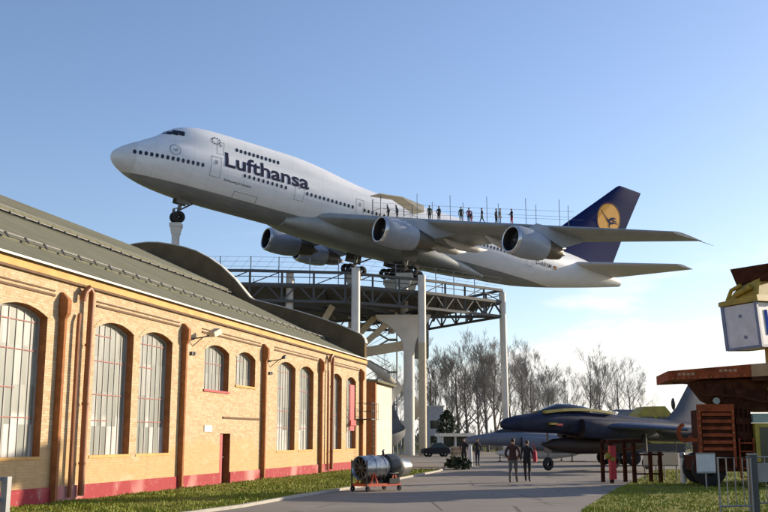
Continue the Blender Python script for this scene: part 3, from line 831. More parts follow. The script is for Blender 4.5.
def engine(y, side, xin, zc):
    en = MB(); ax = (1, 0, 0); c = (xin, side * y, zc)
    en.lathe(c, ax, [(.10, 1.16), (0, 1.24), (.06, 1.31), (.3, 1.39), (.9, 1.47), (1.8, 1.50), (2.8, 1.45), (3.7, 1.31), (4.15, 1.20), (4.12, 1.14), (3.6, 1.16)], 32)
    e = en.build('engine', M['nacelle'], plane, smooth=True, auto=60)
    q = MB(); q.lathe(c, ax, [(.06, 1.165), (-.004, 1.235), (.02, 1.29), (.14, 1.355), (.3, 1.395)], 32); q.build('inlet_lip', M['nacelle_lip'], e, smooth=True)
    q = MB(); q.lathe(c, ax, [(.101, 1.158), (.35, 1.10), (.9, 1.03), (.92, .02)], 32); q.build('fan', M['intake'], e)
    q = MB(); q.lathe(c, ax, [(.35, .02), (.5, .16), (.75, .29), (.91, .36)], 16); q.build('spinner', M['exhaust'], e, smooth=True)
    q = MB(); q.lathe(c, ax, [(3.6, 1.15), (3.9, .96), (4.6, .93), (5.4, .84), (6.3, .64), (6.32, .60), (6.0, .62)], 24); q.lathe(c, ax, [(6.0, .42), (6.5, .36), (7.1, .08)], 16)
    q.build('exhaust', M['exhaust'] if True else None, e, smooth=True, auto=50)
    # pylon
    zt = wing_z(y) - .15; le = wing_le(y); q = MB()
    q.loft([[(xin + 1.3, side * y, zc + 1.42), (xin + 3.4, side * y - .22, zc + 1.30), (xin + 6.6, side * y - .18, zc + .58), (xin + 9.0, side * y, zt - .35), (xin + 6.6, side * y + .18, zc + .58), (xin + 3.4, side * y + .22, zc + 1.30)],
            [(xin + 2.0, side * y, zc + 1.60), (xin + 4.0, side * y - .22, (zc + 1.5 + zt) / 2), (le + 1.5, side * y - .2, zt - .25), (le + 5.2, side * y, zt - .12), (le + 1.5, side * y + .2, zt - .25), (xin + 4.0, side * y + .22, (zc + 1.5 + zt) / 2)],
            [(le - 1.2, side * y, zt + .20), (le - .2, side * y - .2, zt + .18), (le + 1.5, side * y - .2, zt + .1), (le + 5.4, side * y, zt), (le + 1.5, side * y + .2, zt + .1), (le - .2, side * y + .2, zt + .18)]])
    q.build('pylon', M['nacelle'], e, smooth=True, auto=40)
engine(11.7, -1, 24.2, -2.75); engine(20.8, -1, 33.4, -1.95)
engine(11.7, 1, 22.9, -3.0); engine(20.8, 1, 31.6, -2.1)
# tail surfaces
b = MB(); rings = []
for z, le, te, t in ((2.4, 52.9, 67.5, .9), (3.4, 54.2, 67.0, .9), (6, 57.1, 67.75, .85), (9, 60.5, 68.6, .8), (12, 63.9, 69.6, .75), (13.6, 65.7, 70.15, .7), (13.9, 66.2, 70.2, .35)):
    c = te - le; rings.append([(le + u * c, v * c * t, z) for u, v in [(a, (q if q > 0 else q) * .85) for a, q in [(0, 0), (.03, .022), (.12, .042), (.35, .052), (.65, .032), (1, .002), (1, -.002), (.65, -.032), (.35, -.052), (.12, -.042), (.03, -.022)]]])
b.loft(rings); fin = b.build('tail_fin', M['fin_blue'], plane, smooth=True, auto=40)
def fin_y(x, z):
    T = ((2.4, 52.9, 67.5, .9), (3.4, 54.2, 67.0, .9), (6, 57.1, 67.75, .85), (9, 60.5, 68.6, .8), (12, 63.9, 69.6, .75), (13.6, 65.7, 70.15, .7), (13.9, 66.2, 70.2, .35))
    for A, B in zip(T, T[1:]):
        if A[0] <= z <= B[0]:
            t = (z - A[0]) / (B[0] - A[0]); le = A[1] + (B[1] - A[1]) * t; te = A[2] + (B[2] - A[2]) * t; th = A[3] + (B[3] - A[3]) * t
            c = te - le; u = (x - le) / c
            return .85 * c * th * tab([(0, 0), (.03, .022), (.12, .042), (.35, .052), (.65, .032), (1, .002)], u)
    return 0
def on_fin(x, z, off=.02): return (x, -fin_y(x, z) - off, z)
FX, FZ, FR = 65.0, 9.0, 2.22
b = MB(); vs = []
for k in range(9):
    for j in range(48):
        a = 2 * pi * j / 48; rr = FR * (k / 8) if k else .001
        vs.append(on_fin(FX + rr * cos(a), FZ + rr * sin(a)))
b.add(vs, [(k * 48 + j, k * 48 + (j + 1) % 48, (k + 1) * 48 + (j + 1) % 48, (k + 1) * 48 + j) for k in range(8) for j in range(48)])
disc = b.build('logo_disc', M['logo_yellow'], fin)
# stylised flying bird on the disc: body stroke, long neck, raised wings, trailing legs
b = MB()
def stroke(pts, w_):
    vs = []
    n_ = len(pts)
    for i, (x, z) in enumerate(pts):
        x0, z0 = pts[max(i - 1, 0)]; x1, z1 = pts[min(i + 1, n_ - 1)]; L = math.hypot(x1 - x0, z1 - z0); nx, nz = -(z1 - z0) / L, (x1 - x0) / L
        ww = w_[i] / 2
        vs += [on_fin(FX + x + nx * ww, FZ + z + nz * ww, .035), on_fin(FX + x - nx * ww, FZ + z - nz * ww, .035)]
    b.add(vs, [(2 * i, 2 * i + 1, 2 * i + 3, 2 * i + 2) for i in range(n_ - 1)])
stroke([(-1.75, .95), (-1.2, .55), (-.6, .15), (-.1, -.25), (.4, -.5)], [.05, .12, .16, .3, .34])
stroke([(.2, -.5), (.8, -.35), (1.3, -.2), (1.85, -.3)], [.36, .28, .16, .05])
stroke([(-.1, -.3), (.35, .1), (.8, .3), (1.3, .35)], [.3, .34, .26, .08])
stroke([(.3, -.45), (.2, -.9), (.5, -1.25)], [.3, .22, .05])
stroke([(.5, .1), (.9, -.05), (1.5, .05)], [.2, .2, .05])
for k in range(48):
    a0, a1 = 2 * pi * k / 48, 2 * pi * (k + 1) / 48
    b.add([on_fin(FX + rr * cos(a), FZ + rr * sin(a), .03) for a in (a0, a1) for rr in (FR * .93, FR * .99)], [(0, 1, 3, 2)])
b.build('bird_logo', M['fin_blue'], disc)
def stab(side):
    b = MB(); rings = []
    for y in (.6, 3, 6, 9, 10.9, 11.08):
        le = 57.4 + .86 * y; te = 66.6 + (69.75 - 66.6) * y / 11.08; c = te - le; z = 1.45 + .155 * y; t = .75
        rings.append([(le + u * c, side * y, z + v * c * t) for u, v in AF])
    b.loft(rings); b.build('tailplane', M['wing_pale'], plane, smooth=True, auto=40)
stab(-1); stab(1)
# landing gear
def wheel(b, x, y, z, r=.62, w_=.42):
    b.lathe((x, y - w_ / 2, z), (0, 1, 0), [(0, r * .35), (0, r * .8), (.06, r * .97), (w_ / 2, r), (w_ - .06, r * .97), (w_, r * .8), (w_, r * .35)], 18)
def main_gear(x, y):
    s = MB(); s.tube([(x, y * 1.0, -2.6), (x, y, -4.2), (x, y, -4.9)], [.24, .22, .18], 10); s.tube([(x + 1.6, y * .6, -3.0), (x, y, -4.3)], .09, 8); s.tube([(x - .9, y, -4.95), (x + .9, y, -4.95)], .15, 8)
    s.box((x - 1.1, y + .45 * (1 if y > 0 else -1), -4.1), (x + 1.0, y + .5 * (1 if y > 0 else -1), -2.8))
    g_ = s.build('main_gear', M['gear'], plane, smooth=True, auto=40)
    for dx in (-.76, .76):
        for dy in (-.56, .56):
            t_ = MB(); wheel(t_, x + dx, y + dy, -4.95); t_.build('wheel', M['tyre'], g_, smooth=True, auto=40)
for gx, gy in ((31.9, -5.5), (31.9, 5.5), (35.0, -1.9), (35.0, 1.9)): main_gear(gx, gy)
s = MB(); s.tube([(7.9, 0, -2.9), (7.8, 0, -4.0), (7.8, 0, -4.9)], [.22, .18, .15], 10); s.tube([(9.2, 0, -3.1), (7.8, 0, -4.2)], .08, 8); s.tube([(7.3, .0, -4.2), (7.3, 0, -4.6)], .14, 8)
s.tube([(7.8, -.55, -4.9), (7.8, .55, -4.9)], .1, 8); s.box((7.2, -.62, -3.55), (8.6, -.58, -3.0)); s.box((7.2, .58, -3.55), (8.6, .62, -3.0)); s.tube([(7.5, -.8, -4.05), (7.5, .8, -4.05)], .06, 6)
ng = s.build('nose_gear', M['gear'], plane, smooth=True, auto=40)
for dy in (-.46, .46):
    t_ = MB(); wheel(t_, 7.8, dy, -4.9); t_.build('wheel', M['tyre'], ng, smooth=True, auto=40)

# ------------------------------------------------------------------ the stand
stand = thing('aircraft_stand', 'pale steel pillars and dark truss viewing deck carrying the airliner', 'stand', (2.7, 107, 0))
so_ = Vector((2.7, 107, 0))
def L(p): return tuple(Vector(p) - so_)
def pillar(x, y, z0, z1, r, m=None, head=True, name='pillar', lean=(0, 0)):
    b = MB(); b.tube([L((x + lean[0], y + lean[1], z0)), L((x, y, z1))], r, 20)
    if head: b.tube([L((x, y, z1)), L((x, y, z1 + .25))], r * 1.5, 16)
    b.build(name, m or M['stand_white'], stand, smooth=True, auto=40)
# cradles and pillars under the wheels
def cradle(lx, ly, lz, wide):
    p_ = W(lx, ly, lz); b = MB(); w3 = wide * .72
    b.hexa([L((p_.x - w3, p_.y - w3, p_.z - 1.3)), L((p_.x + w3, p_.y - w3, p_.z - 1.3)), L((p_.x + w3, p_.y + w3, p_.z - 1.3)), L((p_.x - w3, p_.y + w3, p_.z - 1.3)), L((p_.x - wide, p_.y - wide, p_.z - .5)), L((p_.x + wide, p_.y - wide, p_.z - .5)), L((p_.x + wide, p_.y + wide, p_.z - .5)), L((p_.x - wide, p_.y + wide, p_.z - .5))])
    b.box(L((p_.x - wide * 1.1, p_.y - wide * 1.1, p_.z - .498)), L((p_.x + wide * 1.1, p_.y + wide * 1.1, p_.z - .12)))
    b.box(L((p_.x - w3 * .9, p_.y - w3 * .9, p_.z - 1.6)), L((p_.x + w3 * .9, p_.y + w3 * .9, p_.z - 1.302)))
    b.build('cradle', M['stand_white'], stand); return p_
p_ = cradle(7.8, 0, -5.42, .52); pillar(p_.x, p_.y, 0, p_.z - 1.4, .39, head=False)
p_ = cradle(31.9, 5.5, -5.45, .85); pillar(p_.x, p_.y, 0, p_.z - 1.6, .52, head=False)
p_ = cradle(35.0, 1.9, -5.45, .85); pillar(p_.x, p_.y, 13.5, p_.z - 1.6, .4, head=False)
p_ = cradle(31.9, -5.5, -5.45, .85); pillar(p_.x, p_.y, 12.5, p_.z - 1.6, .42, head=False)
p_ = cradle(35.0, -1.9, -5.45, .85); pillar(p_.x, p_.y, 13.5, p_.z - 1.6, .4, head=False)
pillar(3.85, 100.9, 0, 11.2, .40, M['stand_beige'], head=False); pillar(3.85, 100.9, 11.2, 18.1, .40, head=False); pillar(-2.75, 96.4, 0, 18.1, .42, head=False)
pillar(-9.24, 97.0, 0, 17.7, .38, head=False); pillar(13.0, 109, 0, 17.5, .36, head=False, lean=(.12, 0))
# central column with its branching head and side beam
b = MB(); b.tube([L((2.6, 104.5, 0)), L((2.6, 104.5, 13.2))], .56, 24); b.build('column', M['stand_white'], stand, smooth=True, auto=40)
b = MB(); rings = []
for z, xl, xr, hy in ((10.2, .50, .50, .50), (11.2, .62, .62, .55), (12.0, .85, .85, .6), (12.8, 1.5, 1.25, .7), (13.4, 2.3, 1.7, .8), (14.0, 3.3, 2.2, .85), (14.4, 3.5, 2.3, .85)):
    rings.append([L((2.6 - xl, 104.5 - hy, z)), L((2.6 + xr, 104.5 - hy, z)), L((2.6 + xr, 104.5 + hy, z)), L((2.6 - xl, 104.5 + hy, z))])
b.loft(rings); b.build('column_head', M['stand_white'], stand)
b = MB(); b.beam(L((2.7, 105.2, 11.0)), L((3.2, 109.5, 14.5)), .6, .6); b.build('brace', M['stand_white'], stand)
b = MB(); b.beam(L((2.3, 104.6, 11.3)), L((-6.5, 105.6, 9.9)), .8, .95); b.build('side_beam', M['stand_beige'], stand)
for a_, b_ in (((-4.4, 104.8, 9.4), (1.5, 104.8, 14.6)), ((-6.0, 106.0, 9.0), (-.6, 106, 14.8)), ((-5.2, 100.5, 14.9), (-8.6, 100.5, 9.0))):
    b = MB(); b.beam(L(a_), L(b_), .55, .6); b.build('brace', M['stand_beige'], stand)
# the viewing deck: a five sided truss ring with a boarded floor
RING = [(-22.0, 95.6), (-13.0, 95.8), (-3.8, 97.2), (4.2, 101.8), (13.0, 109.0), (5.4, 122), (-6, 124), (-22.0, 122)]
ZT, ZD, ZB = 17.75, 16.45, 14.85
b = MB(); b.prism([L((x, y, ZD)) for x, y in RING], (0, 0, -.28)); 
deck = b.build('deck', M['deck'], stand)
b = MB()
for q in range(-18, 12, 4):   # joists under the boards
    b.beam(L((q, 97.5 + max(0, (q + 3) * .8), ZD - .55)), L((q, 121, ZD - .55)), .25, .5)
b.build('joist', M['truss'], deck)
for k in range(len(RING)):
    (x0, y0), (x1, y1) = RING[k], RING[(k + 1) % len(RING)]
    A, B = Vector((x0, y0, 0)), Vector((x1, y1, 0)); n_ = max(2, round((B - A).length / 3.1))
    b = MB()
    for z, w_ in ((ZT, .26), (ZD - .02, .3), (ZB, .26)): b.beam(L(A + Vector((0, 0, z))), L(B + Vector((0, 0, z))), w_, w_)
    b.beam(L(A + Vector((0, 0, ZT - .55))), L(B + Vector((0, 0, ZT - .55))), .07, .07)
    for i in range(n_):
        p_ = A.lerp(B, i / n_); b.beam(L((p_.x, p_.y, ZB)), L((p_.x, p_.y, ZT)), .2, .2)
        if i < n_:
            q_ = A.lerp(B, (i + 1) / n_); m_ = A.lerp(B, (i + .5) / n_)
            b.beam(L((p_.x, p_.y, ZB)), L((m_.x, m_.y, ZD)), .13, .13); b.beam(L((m_.x, m_.y, ZD)), L((q_.x, q_.y, ZB)), .13, .13)
            if i % 2 == 0: b.beam(L((p_.x, p_.y, ZD)), L((q_.x, q_.y, ZT)), .09, .09)
    b.build('truss_girder', M['truss'], stand)
# inner lattice towards the column
b = MB()
for (x0, y0) in RING:
    b.beam(L((x0, y0, ZB)), L((2.6, 107, ZB - .3)), .24, .3)
    b.beam(L(((x0 + 2.6) / 2, (y0 + 107) / 2, ZB - .1)), L(((x0 + 2.6) / 2, (y0 + 107) / 2, ZD)), .2, .2)
b.beam(L((-13, 95.8, ZB)), L((4.2, 118, ZB)), .2, .2); b.beam(L((-6, 124, ZB)), L((4.2, 101.8, ZB)), .2, .2)
b.build('lattice', M['truss'], stand)
# solid service core where lift shaft and stair reach the deck
b = MB(); b.box(L((3.2, 109.4, 10.4)), L((4.9, 111.4, 15.6))); b.build('stair_core', M['slide_grey'], stand)
# net posts round the deck
for k, (x, y) in enumerate([(-19, 96.2), (-16, 96.2), (-13, 96.2), (-10.3, 96.6), (-7.3, 97), (-4.5, 97.6), (1.2, 100.6), (5.4, 103.2), (7.4, 104.9), (9.8, 107), (-14.5, 110), (-10, 110), (6.6, 112)]):
    b = MB(); b.tube([L((x, y, ZD)), L((x, y, ZT + 1.5))], .05, 6); b.build('net_post', M['net'], stand)
b = MB()
rg = RING[0:5]
for z in (ZT + .5, ZT + 1.0, ZT + 1.45):
    for (x0, y0), (x1, y1) in zip(rg, rg[1:]): b.tube([L((x0, y0 + .4, z)), L((x1, y1 + .4, z))], .014, 4)
for (x0, y0), (x1, y1) in zip(rg, rg[1:]):
    n_ = 8
    for i in range(n_):
        b.tube([L((x0 + (x1 - x0) * i / n_, y0 + (y1 - y0) * i / n_ + .4, ZT)), L((x0 + (x1 - x0) * (i + 1) / n_, y0 + (y1 - y0) * (i + 1) / n_ + .4, ZT + 1.45))], .009, 4)
b.build('safety_net', M['net'], stand)

# slides and stair tower under the deck
t = thing('spiral_slide', 'weathered grey chute curving down beside the thick central column', 'slide', (0, 100, 0))
def Lo(p, o): return tuple(Vector(p) - Vector(o))
def chute(pts, w_, m, name):
    b = MB(); pts = [Vector(p) for p in pts]; rings = []
    for i, p_ in enumerate(pts):
        d_ = (pts[min(i + 1, len(pts) - 1)] - pts[max(i - 1, 0)]).normalized(); r_ = d_.cross(Vector((0, 0, 1))).normalized(); u_ = r_.cross(d_)
        rings.append([p_ + r_ * w_ * a + u_ * w_ * c for a, c in ((-.5, .38), (-.46, .05), (-.25, -.16), (.25, -.16), (.46, .05), (.5, .38), (.56, .38), (.54, 0), (.28, -.26), (-.28, -.26), (-.54, 0), (-.56, .38))])
    b.loft(rings); return b.build(name, m, t, smooth=True, auto=50)
def bez(P, n=24):
    out = []
    for i in range(n + 1):
        s_ = i / n * (len(P) - 1); k = min(int(s_), len(P) - 2); u = s_ - k
        p0, p1, p2, p3 = [Vector(P[max(0, min(len(P) - 1, k + j))]) for j in (-1, 0, 1, 2)]
        out.append(.5 * ((2 * p1) + (-p0 + p2) * u + (2 * p0 - 5 * p1 + 4 * p2 - p3) * u * u + (-p0 + 3 * p1 - 3 * p2 + p3) * u ** 3))
    return out
chute([Lo(p, (0, 100, 0)) for p in bez([(-3.6, 103.0, 10.2), (-1.9, 102.9, 9.3), (-.3, 103.3, 8.2), (.9, 105.6, 7.2), (2.4, 106.6, 6.3), (3.5, 107.2, 5.0), (3.3, 108.6, 3.9), (1.8, 109.0, 3.1), (.2, 107.4, 2.4), (-.9, 104.0, 1.7), (-2.2, 100, 1.0), (-3.4, 97, .5)])], .85, M['slide'], 'upper_chute')
b = MB()
for p_ in ((-1.9, 102.9, 8.9), (.9, 105.6, 6.8), (1.8, 109.0, 2.7)): b.tube([Lo((p_[0], p_[1], 0), (0, 100, 0)), Lo(p_, (0, 100, 0))], .09, 8)
b.build('support', M['steel'], t)
chute([Lo(p, (0, 100, 0)) for p in bez([(1.2, 101.5, 6.8), (.3, 100.8, 5.6), (-.1, 100.2, 4.4), (.3, 99.2, 3.2), (1.0, 98.6, 2.2), (.4, 97.6, 1.4), (-2.6, 96.0, .7), (-4.2, 95.0, .45)])], 1.9, M['slide_grey'], 'lower_chute')
t2 = thing('stair_tower', 'dark zigzag steel staircase standing behind the central column', 'staircase', (-.6, 108, 0))
b = MB(); z = 0; k = 0
while z < 14:
    x0, x1 = (-1.8, 1.2) if k % 2 == 0 else (1.2, -1.8); yy = 0 if k % 2 == 0 else 1.1
    b.beam((x0, yy, z), (x1, yy, z + 1.75), .9, .12); b.beam((x0, yy - .5, z + 1.0), (x1, yy - .5, z + 2.75), .06, .06); b.beam((x0, yy - .5, z + .55), (x1, yy - .5, z + 2.3), .04, .04)
    b.box((min(x1, x1 + (.8 if x1 > 0 else -.8)), -.5, z + 1.7), (max(x1, x1 + (.8 if x1 > 0 else -.8)), 1.6, z + 1.78)); z += 1.75; k += 1
b.build('flight', M['steel'], t2)
b = MB()
for x in (-2.6, 2.0):
    for y in (-.5, 1.6): b.tube([(x, y, 0), (x, y, 15)], .07, 8)
b.build('post', M['steel'], t2)

# ------------------------------------------------------------------ people
def person(label, loc, rotz, jacket, trousers, shoes, h=1.75, pose='walk', hair=None, fingers=True, group=None, phase=1, arm='swing', lean=0.):
    t = thing('person', label, 'person', loc, rotz, group)
    k = h / 1.75; V = []; E = []; Rr = []
    def v(x, y, z, r, par=None):
        V.append((x * k, y * k, z * k)); Rr.append(r if isinstance(r, tuple) else (r, r))
        if par is not None: E.append((par, len(V) - 1))
        return len(V) - 1
    sw = .20 * phase if pose == 'walk' else .03
    dz = -.03 if pose == 'walk' else 0
    pel = v(0, 0, .95 + dz, (.155, .115)); sp = v(0, .01 + lean * .2, 1.12 + dz, (.145, .105), pel); ch = v(0, .02 + lean * .5, 1.32 + dz, (.165, .115), sp)
    nb = v(0, .01 + lean * .7, 1.47 + dz, (.075, .07), ch); nk = v(0, .02 + lean * .8, 1.53 + dz, (.055, .06), nb); hd = v(0, .04 + lean * .9, 1.63 + dz, (.078, .095), nk); tp = v(0, .03 + lean * .9, 1.71 + dz, (.06, .075), hd)
    wr = {}
    for s in (-1, 1):
        sh = v(s * .185, .01 + lean * .6, 1.41 + dz, (.065, .065), ch)
        a = -s * sw * 1.0
        if arm == 'swing': el, wrp = (s * .245, a * .55 - .03, 1.13 + dz), (s * .25, a * 1.2 + .06, .90 + dz)
        elif arm == 'pocket': el, wrp = (s * .29, -.09, 1.15 + dz), (s * .20, .08, .97 + dz)
        else: el, wrp = (s * .24, .05, 1.14 + dz), (s * .16, .27, 1.12 + dz)
        e1 = v(*el, .050, sh); w1 = v(*wrp, .036, e1); wr[s] = (Vector(V[e1]), Vector(V[w1]))
        hx = v(wrp[0], wrp[1] + (.02 if arm != 'hold' else .08), wrp[2] - (.075 if arm != 'hold' else 0), (.022, .04), w1)
        hip = v(s * .095, 0, .88 + dz, (.095, .1), pel)
        f = s * sw
        kn = v(s * .10, f * .62 + .03, .49 + dz, .062, hip)
        an = v(s * .10, f * 1.25 - (.05 if f < 0 else 0), .09 + (.05 if f < -.05 else 0), .043, kn)
        to = v(s * .115, f * 1.25 + .17 - (.05 if f < 0 else 0), .04 + (.0 if f < -.05 else .0), (.04, .032), an)
    me = bpy.data.meshes.new('body'); me.from_pydata(V, E, []); me.update()
    ob = bpy.data.objects.new('body_src', me); COL.objects.link(ob)
    sk = ob.modifiers.new('s', 'SKIN'); sk.use_smooth_shade = True
    for i, rr in enumerate(Rr):
        sv = me.skin_vertices[0].data[i]; sv.radius = (rr[0] * k, rr[1] * k); sv.use_root = (i == 0)
    ss = ob.modifiers.new('d', 'SUBSURF'); ss.levels = 2; ss.render_levels = 2
    dg = bpy.context.evaluated_depsgraph_get(); bm_me = bpy.data.meshes.new_from_object(ob.evaluated_get(dg))
    bpy.data.objects.remove(ob)
    bm = bmesh.new(); bm.from_mesh(bm_me)
    for fa in bm.faces:
        c = fa.calc_center_median() / k; fa.smooth = True
        arms = min((c - wr[s][1] / k).length for s in (-1, 1))
        if c.z > 1.53 + dz: fa.material_index = 0
        elif arms < .10 and c.z < wr[1][1].z / k + .03 and abs(c.x) > .13: fa.material_index = 0
        elif c.z > .86 or (abs(c.x) > .2 and c.z > .75): fa.material_index = 1
        elif c.z > .10: fa.material_index = 2
        else: fa.material_index = 3
    bm.to_mesh(bm_me); bm.free()
    if fingers:      # five separate fingers on each hand, nose, ears, joined into the body mesh
        mb = MB()
        mb.v = [tuple(v_.co) for v_ in bm_me.vertices]; mb.f = [tuple(p_.vertices) for p_ in bm_me.polygons]; mb.m = [p_.material_index for p_ in bm_me.polygons]
        for s in (-1, 1):
            e1, w1 = wr[s]; dn = Vector((0, .25, -1)).normalized() if arm != 'hold' else Vector((0, 1, -.1)).normalized()
            base = w1 + dn * .085 * k; fw = Vector((0, 1, .25)).normalized() if arm != 'hold' else Vector((1, 0, 0))
            for q, ln in enumerate((.070, .078, .072, .058)):
                o_ = base + fw * (.027 - .018 * q) * k; inn = Vector((-s, .1, 0))
                mb.tube([o_, o_ + dn * ln * .45 * k + inn * .006, o_ + dn * ln * .8 * k + inn * .022, o_ + dn * ln * k * .95 + inn * .038], [.009 * k, .0085 * k, .008 * k, .006 * k], 6)
            o_ = w1 + dn * .03 * k + fw * .028 * k
            mb.tube([o_, o_ + fw * .022 + dn * .025, o_ + fw * .028 + dn * .055 + Vector((-s * .012, 0, 0))], [.011 * k, .010 * k, .007 * k], 6)
        hz = (1.635 + dz) * k; hy = (.04 + lean * .9) * k
        mb.tube([(0, hy + .085, hz + .012), (0, hy + .108, hz - .02), (0, hy + .09, hz - .028)], [.008, .014, .010], 6)
        for s in (-1, 1):
            mb.ball((s * .078 * k, hy - .005, hz), (.012, .02, .032), 8, 5)
            mb.ball((s * .03, hy + .083, hz + .018), (.013, .008, .007), 8, 5, 3)
        mb.tube([(-.022, hy + .084, hz - .052), (0, hy + .090, hz - .053), (.022, hy + .084, hz - .052)], .005, 5, 2)
        body = mb.build('body', [M['skin'], jacket, trousers, shoes], t, smooth=True, fix=False)
    else:
        for m_ in (M['skin'], jacket, trousers, shoes): bm_me.materials.append(m_)
        bm_me.name = 'body'; body = obj('body', bm_me, t)
    hb = MB(); hz = (1.66 + dz) * k; hy = (.022 + lean * .9) * k; rings = []
    for i in range(8):
        a = pi * i / 7
        rings.append([((.088 * max(sin(a), .05)) * cos(2 * pi * j / 14) * k, hy + (.105 * max(sin(a), .05)) * sin(2 * pi * j / 14) * k, hz + .085 * cos(a) * k + (0.012 if sin(2 * pi * j / 14) > .3 and i > 4 else 0) * k) for j in range(14)])
    # keep the hair off the face: pull the front lower rings up and back
    for i in range(4, 8):
        rings[i] = [(x, y if y < hy + .02 else hy + .02 + (y - hy - .02) * .4, z if y < hy + .03 else max(z, hz + .03)) for x, y, z in rings[i]]
    hb.loft(rings); hb.build('hair', hair or M['hair'], t, smooth=True)
    return t
def cloth(name, c): return mat(name, c, .85, var=.2, scale=8)
C_black = cloth('black_cloth', (.018, .017, .018)); C_brown = cloth('dark_brown_jacket', (.05, .018, .012)); C_grey = cloth('grey_trousers', (.10, .095, .085)); C_red = cloth('red_cloth', (.36, .02, .035))
C_navy = cloth('navy_cloth', (.02, .025, .05)); C_green = cloth('dull_green_cloth', (.05, .065, .035)); C_pink = cloth('dusky_pink_cloth', (.28, .09, .13)); C_olive = cloth('olive_cloth', (.08, .075, .04)); C_jean = cloth('blue_jean', (.05, .07, .12))
person('person in a dark brown jacket and grey trousers walking away, left of the red bag', (5.12, 40.5, 0), R(-14), C_brown, C_grey, C_black, 1.78, 'walk', phase=1, arm='pocket')
person('person in black carrying a red bag, walking away beside the brown jacket', (5.78, 41.2, 0), R(-14), C_black, C_black, C_black, 1.70, 'walk', phase=-1)
b = MB()
b.loft([[(-.05, -.15, 0), (.05, -.15, 0), (.06, .13, 0), (-.06, .13, 0)], [(-.07, -.18, .12), (.07, -.18, .12), (.07, .16, .12), (-.07, .16, .12)], [(-.05, -.16, .40), (.05, -.16, .40), (.05, .14, .40), (-.05, .14, .40)], [(-.02, -.13, .46), (.02, -.13, .46), (.02, .11, .46), (-.02, .11, .46)]])
b.tube([(0, -.1, .44), (-.04, -.08, .62), (-.1, 0, .74), (-.04, .08, .62), (0, .08, .44)], .015, 6)
o = tag(b.build('shoulder_bag', C_red, smooth=True, auto=40), 'red bag hanging at the right side of the walking figure in black', 'bag'); o.location = (6.08, 41.02, .80); o.rotation_euler = (0, 0, R(-14))
person('person in black standing far down the path, left of the white post', (5.15, 65.5, 0), R(160), C_black, C_black, C_black, 1.75, 'stand', phase=1, arm='pocket', fingers=True)
person('person in a long black coat far down the path, right of the white post', (5.95, 65.0, 0), R(200), C_black, C_navy, C_black, 1.72, 'stand', phase=1, arm='swing')
wing_people = [
    (431, 9.97, .30, 'person in dull green standing on the wing, nearest the fuselage of those by the rail', C_green, C_navy, 'stand', 'swing'),
    (439, 10.67, .32, 'slim person in black standing on the wing, second from the fuselage', C_black, C_black, 'stand', 'pocket'),
    (463, 12.74, .30, 'person in dark green with pale trousers on the wing beside the pink jacket', C_green, C_grey, 'stand', 'swing'),
    (468, 13.17, .34, 'person in a dusky pink jacket standing on the wing', C_pink, C_navy, 'stand', 'pocket'),
    (473, 13.6, .30, 'short child in red trousers on the wing, right of the pink jacket', C_navy, C_red, 'stand', 'swing'),
    (483, 14.47, .30, 'person in black with legs apart standing alone mid wing', C_black, C_grey, 'walk', 'pocket'),
    (494, 15.42, .34, 'person in olive standing on the wing by a rail pole, left of the jeans', C_olive, C_black, 'stand', 'swing'),
    (500, 15.94, .30, 'person in dark green with blue jeans on the wing near the outer engine', C_green, C_jean, 'stand', 'swing'),
    (511, 16.89, .30, 'person pointing a camera above the outer engine, outermost on the wing', C_black, C_red, 'stand', 'hold')]
def wing_top(y, u):
    le, te = wing_le(y), wing_te(y); c = te - le; t_ = 1.0 - .38 * (y / 29.8); tw = R(2.0 - 4.0 * y / 29.8)
    return W(le + u * c, -y, wing_z(y) + tab(AF[:8], u) * c * t_ - (u - .3) * c * tw * .5)
for k_, (pxx, y, u, lab, j, tr, po, ar) in enumerate(wing_people):
    person(lab, wing_top(y, u), rnd.uniform(0, 6.28), j, tr, C_black, 1.3 if 'child' in lab else 1.76, po, fingers=True, group='visitors standing on the wing', arm=ar)
# railing along the wing walkway
rl = thing('wing_railing', 'thin tall poles and wires of the safety railing along the wing top', 'railing', wing_top(12, .25))
ro_ = Vector(rl.location)
for y in (9.3, 12.2, 15.2, 18.3, 20.9):
    for u, hh in ((.24, 2.8), (.42, 2.5)):
        b = MB(); q = wing_top(y, u) - ro_; b.tube([q, q + Vector((0, 0, hh))], .032, 6); b.build('post', M['net'], rl)
b = MB()
for u, hh in ((.24, 1.05), (.24, 1.6), (.42, 1.05)):
    b.tube([wing_top(y, u) - ro_ + Vector((0, 0, hh)) for y in (5.2, 9.3, 12.2, 15.2, 18.3, 20.9, 22)], .014, 5)
b.build('wire', M['net'], rl)
# sheltered exit from the cabin onto the wing
q = wing_top(6.3, .36)
t = thing('exit_shelter', 'small beige canopy on thin posts where the cabin door opens on the wing', 'canopy', q, R(33))
b = MB()
for x, y in ((-2.4, -.7), (1.6, -.7), (-2.4, .9), (1.6, .9)): b.tube([(x, y, -.25), (x, y, 2.3)], .05, 6)
for x in (-2.4, 1.6): b.tube([(x, -.7, 1.0), (x, .9, 1.0)], .03, 5)
b.tube([(-2.4, -.7, 1.0), (1.6, -.7, 1.0)], .03, 5)
b.build('post', M['net'], t)
b = MB(); b.hexa([(-2.6, -.9, 2.45), (.2, -.9, 2.45), (.2, 1.1, 2.6), (-2.6, 1.1, 2.6), (-2.6, -.9, 2.55), (.2, -.9, 2.55), (.2, 1.1, 2.7), (-2.6, 1.1, 2.7)]); b.hexa([(.2, -.9, 2.45), (3.0, -.9, 1.2), (3.0, 1.1, 1.35), (.2, 1.1, 2.6), (.2, -.9, 2.55), (3.0, -.9, 1.95), (3.0, 1.1, 2.1), (.2, 1.1, 2.7)])
b.build('canopy_roof', M['cream_wall'], t)
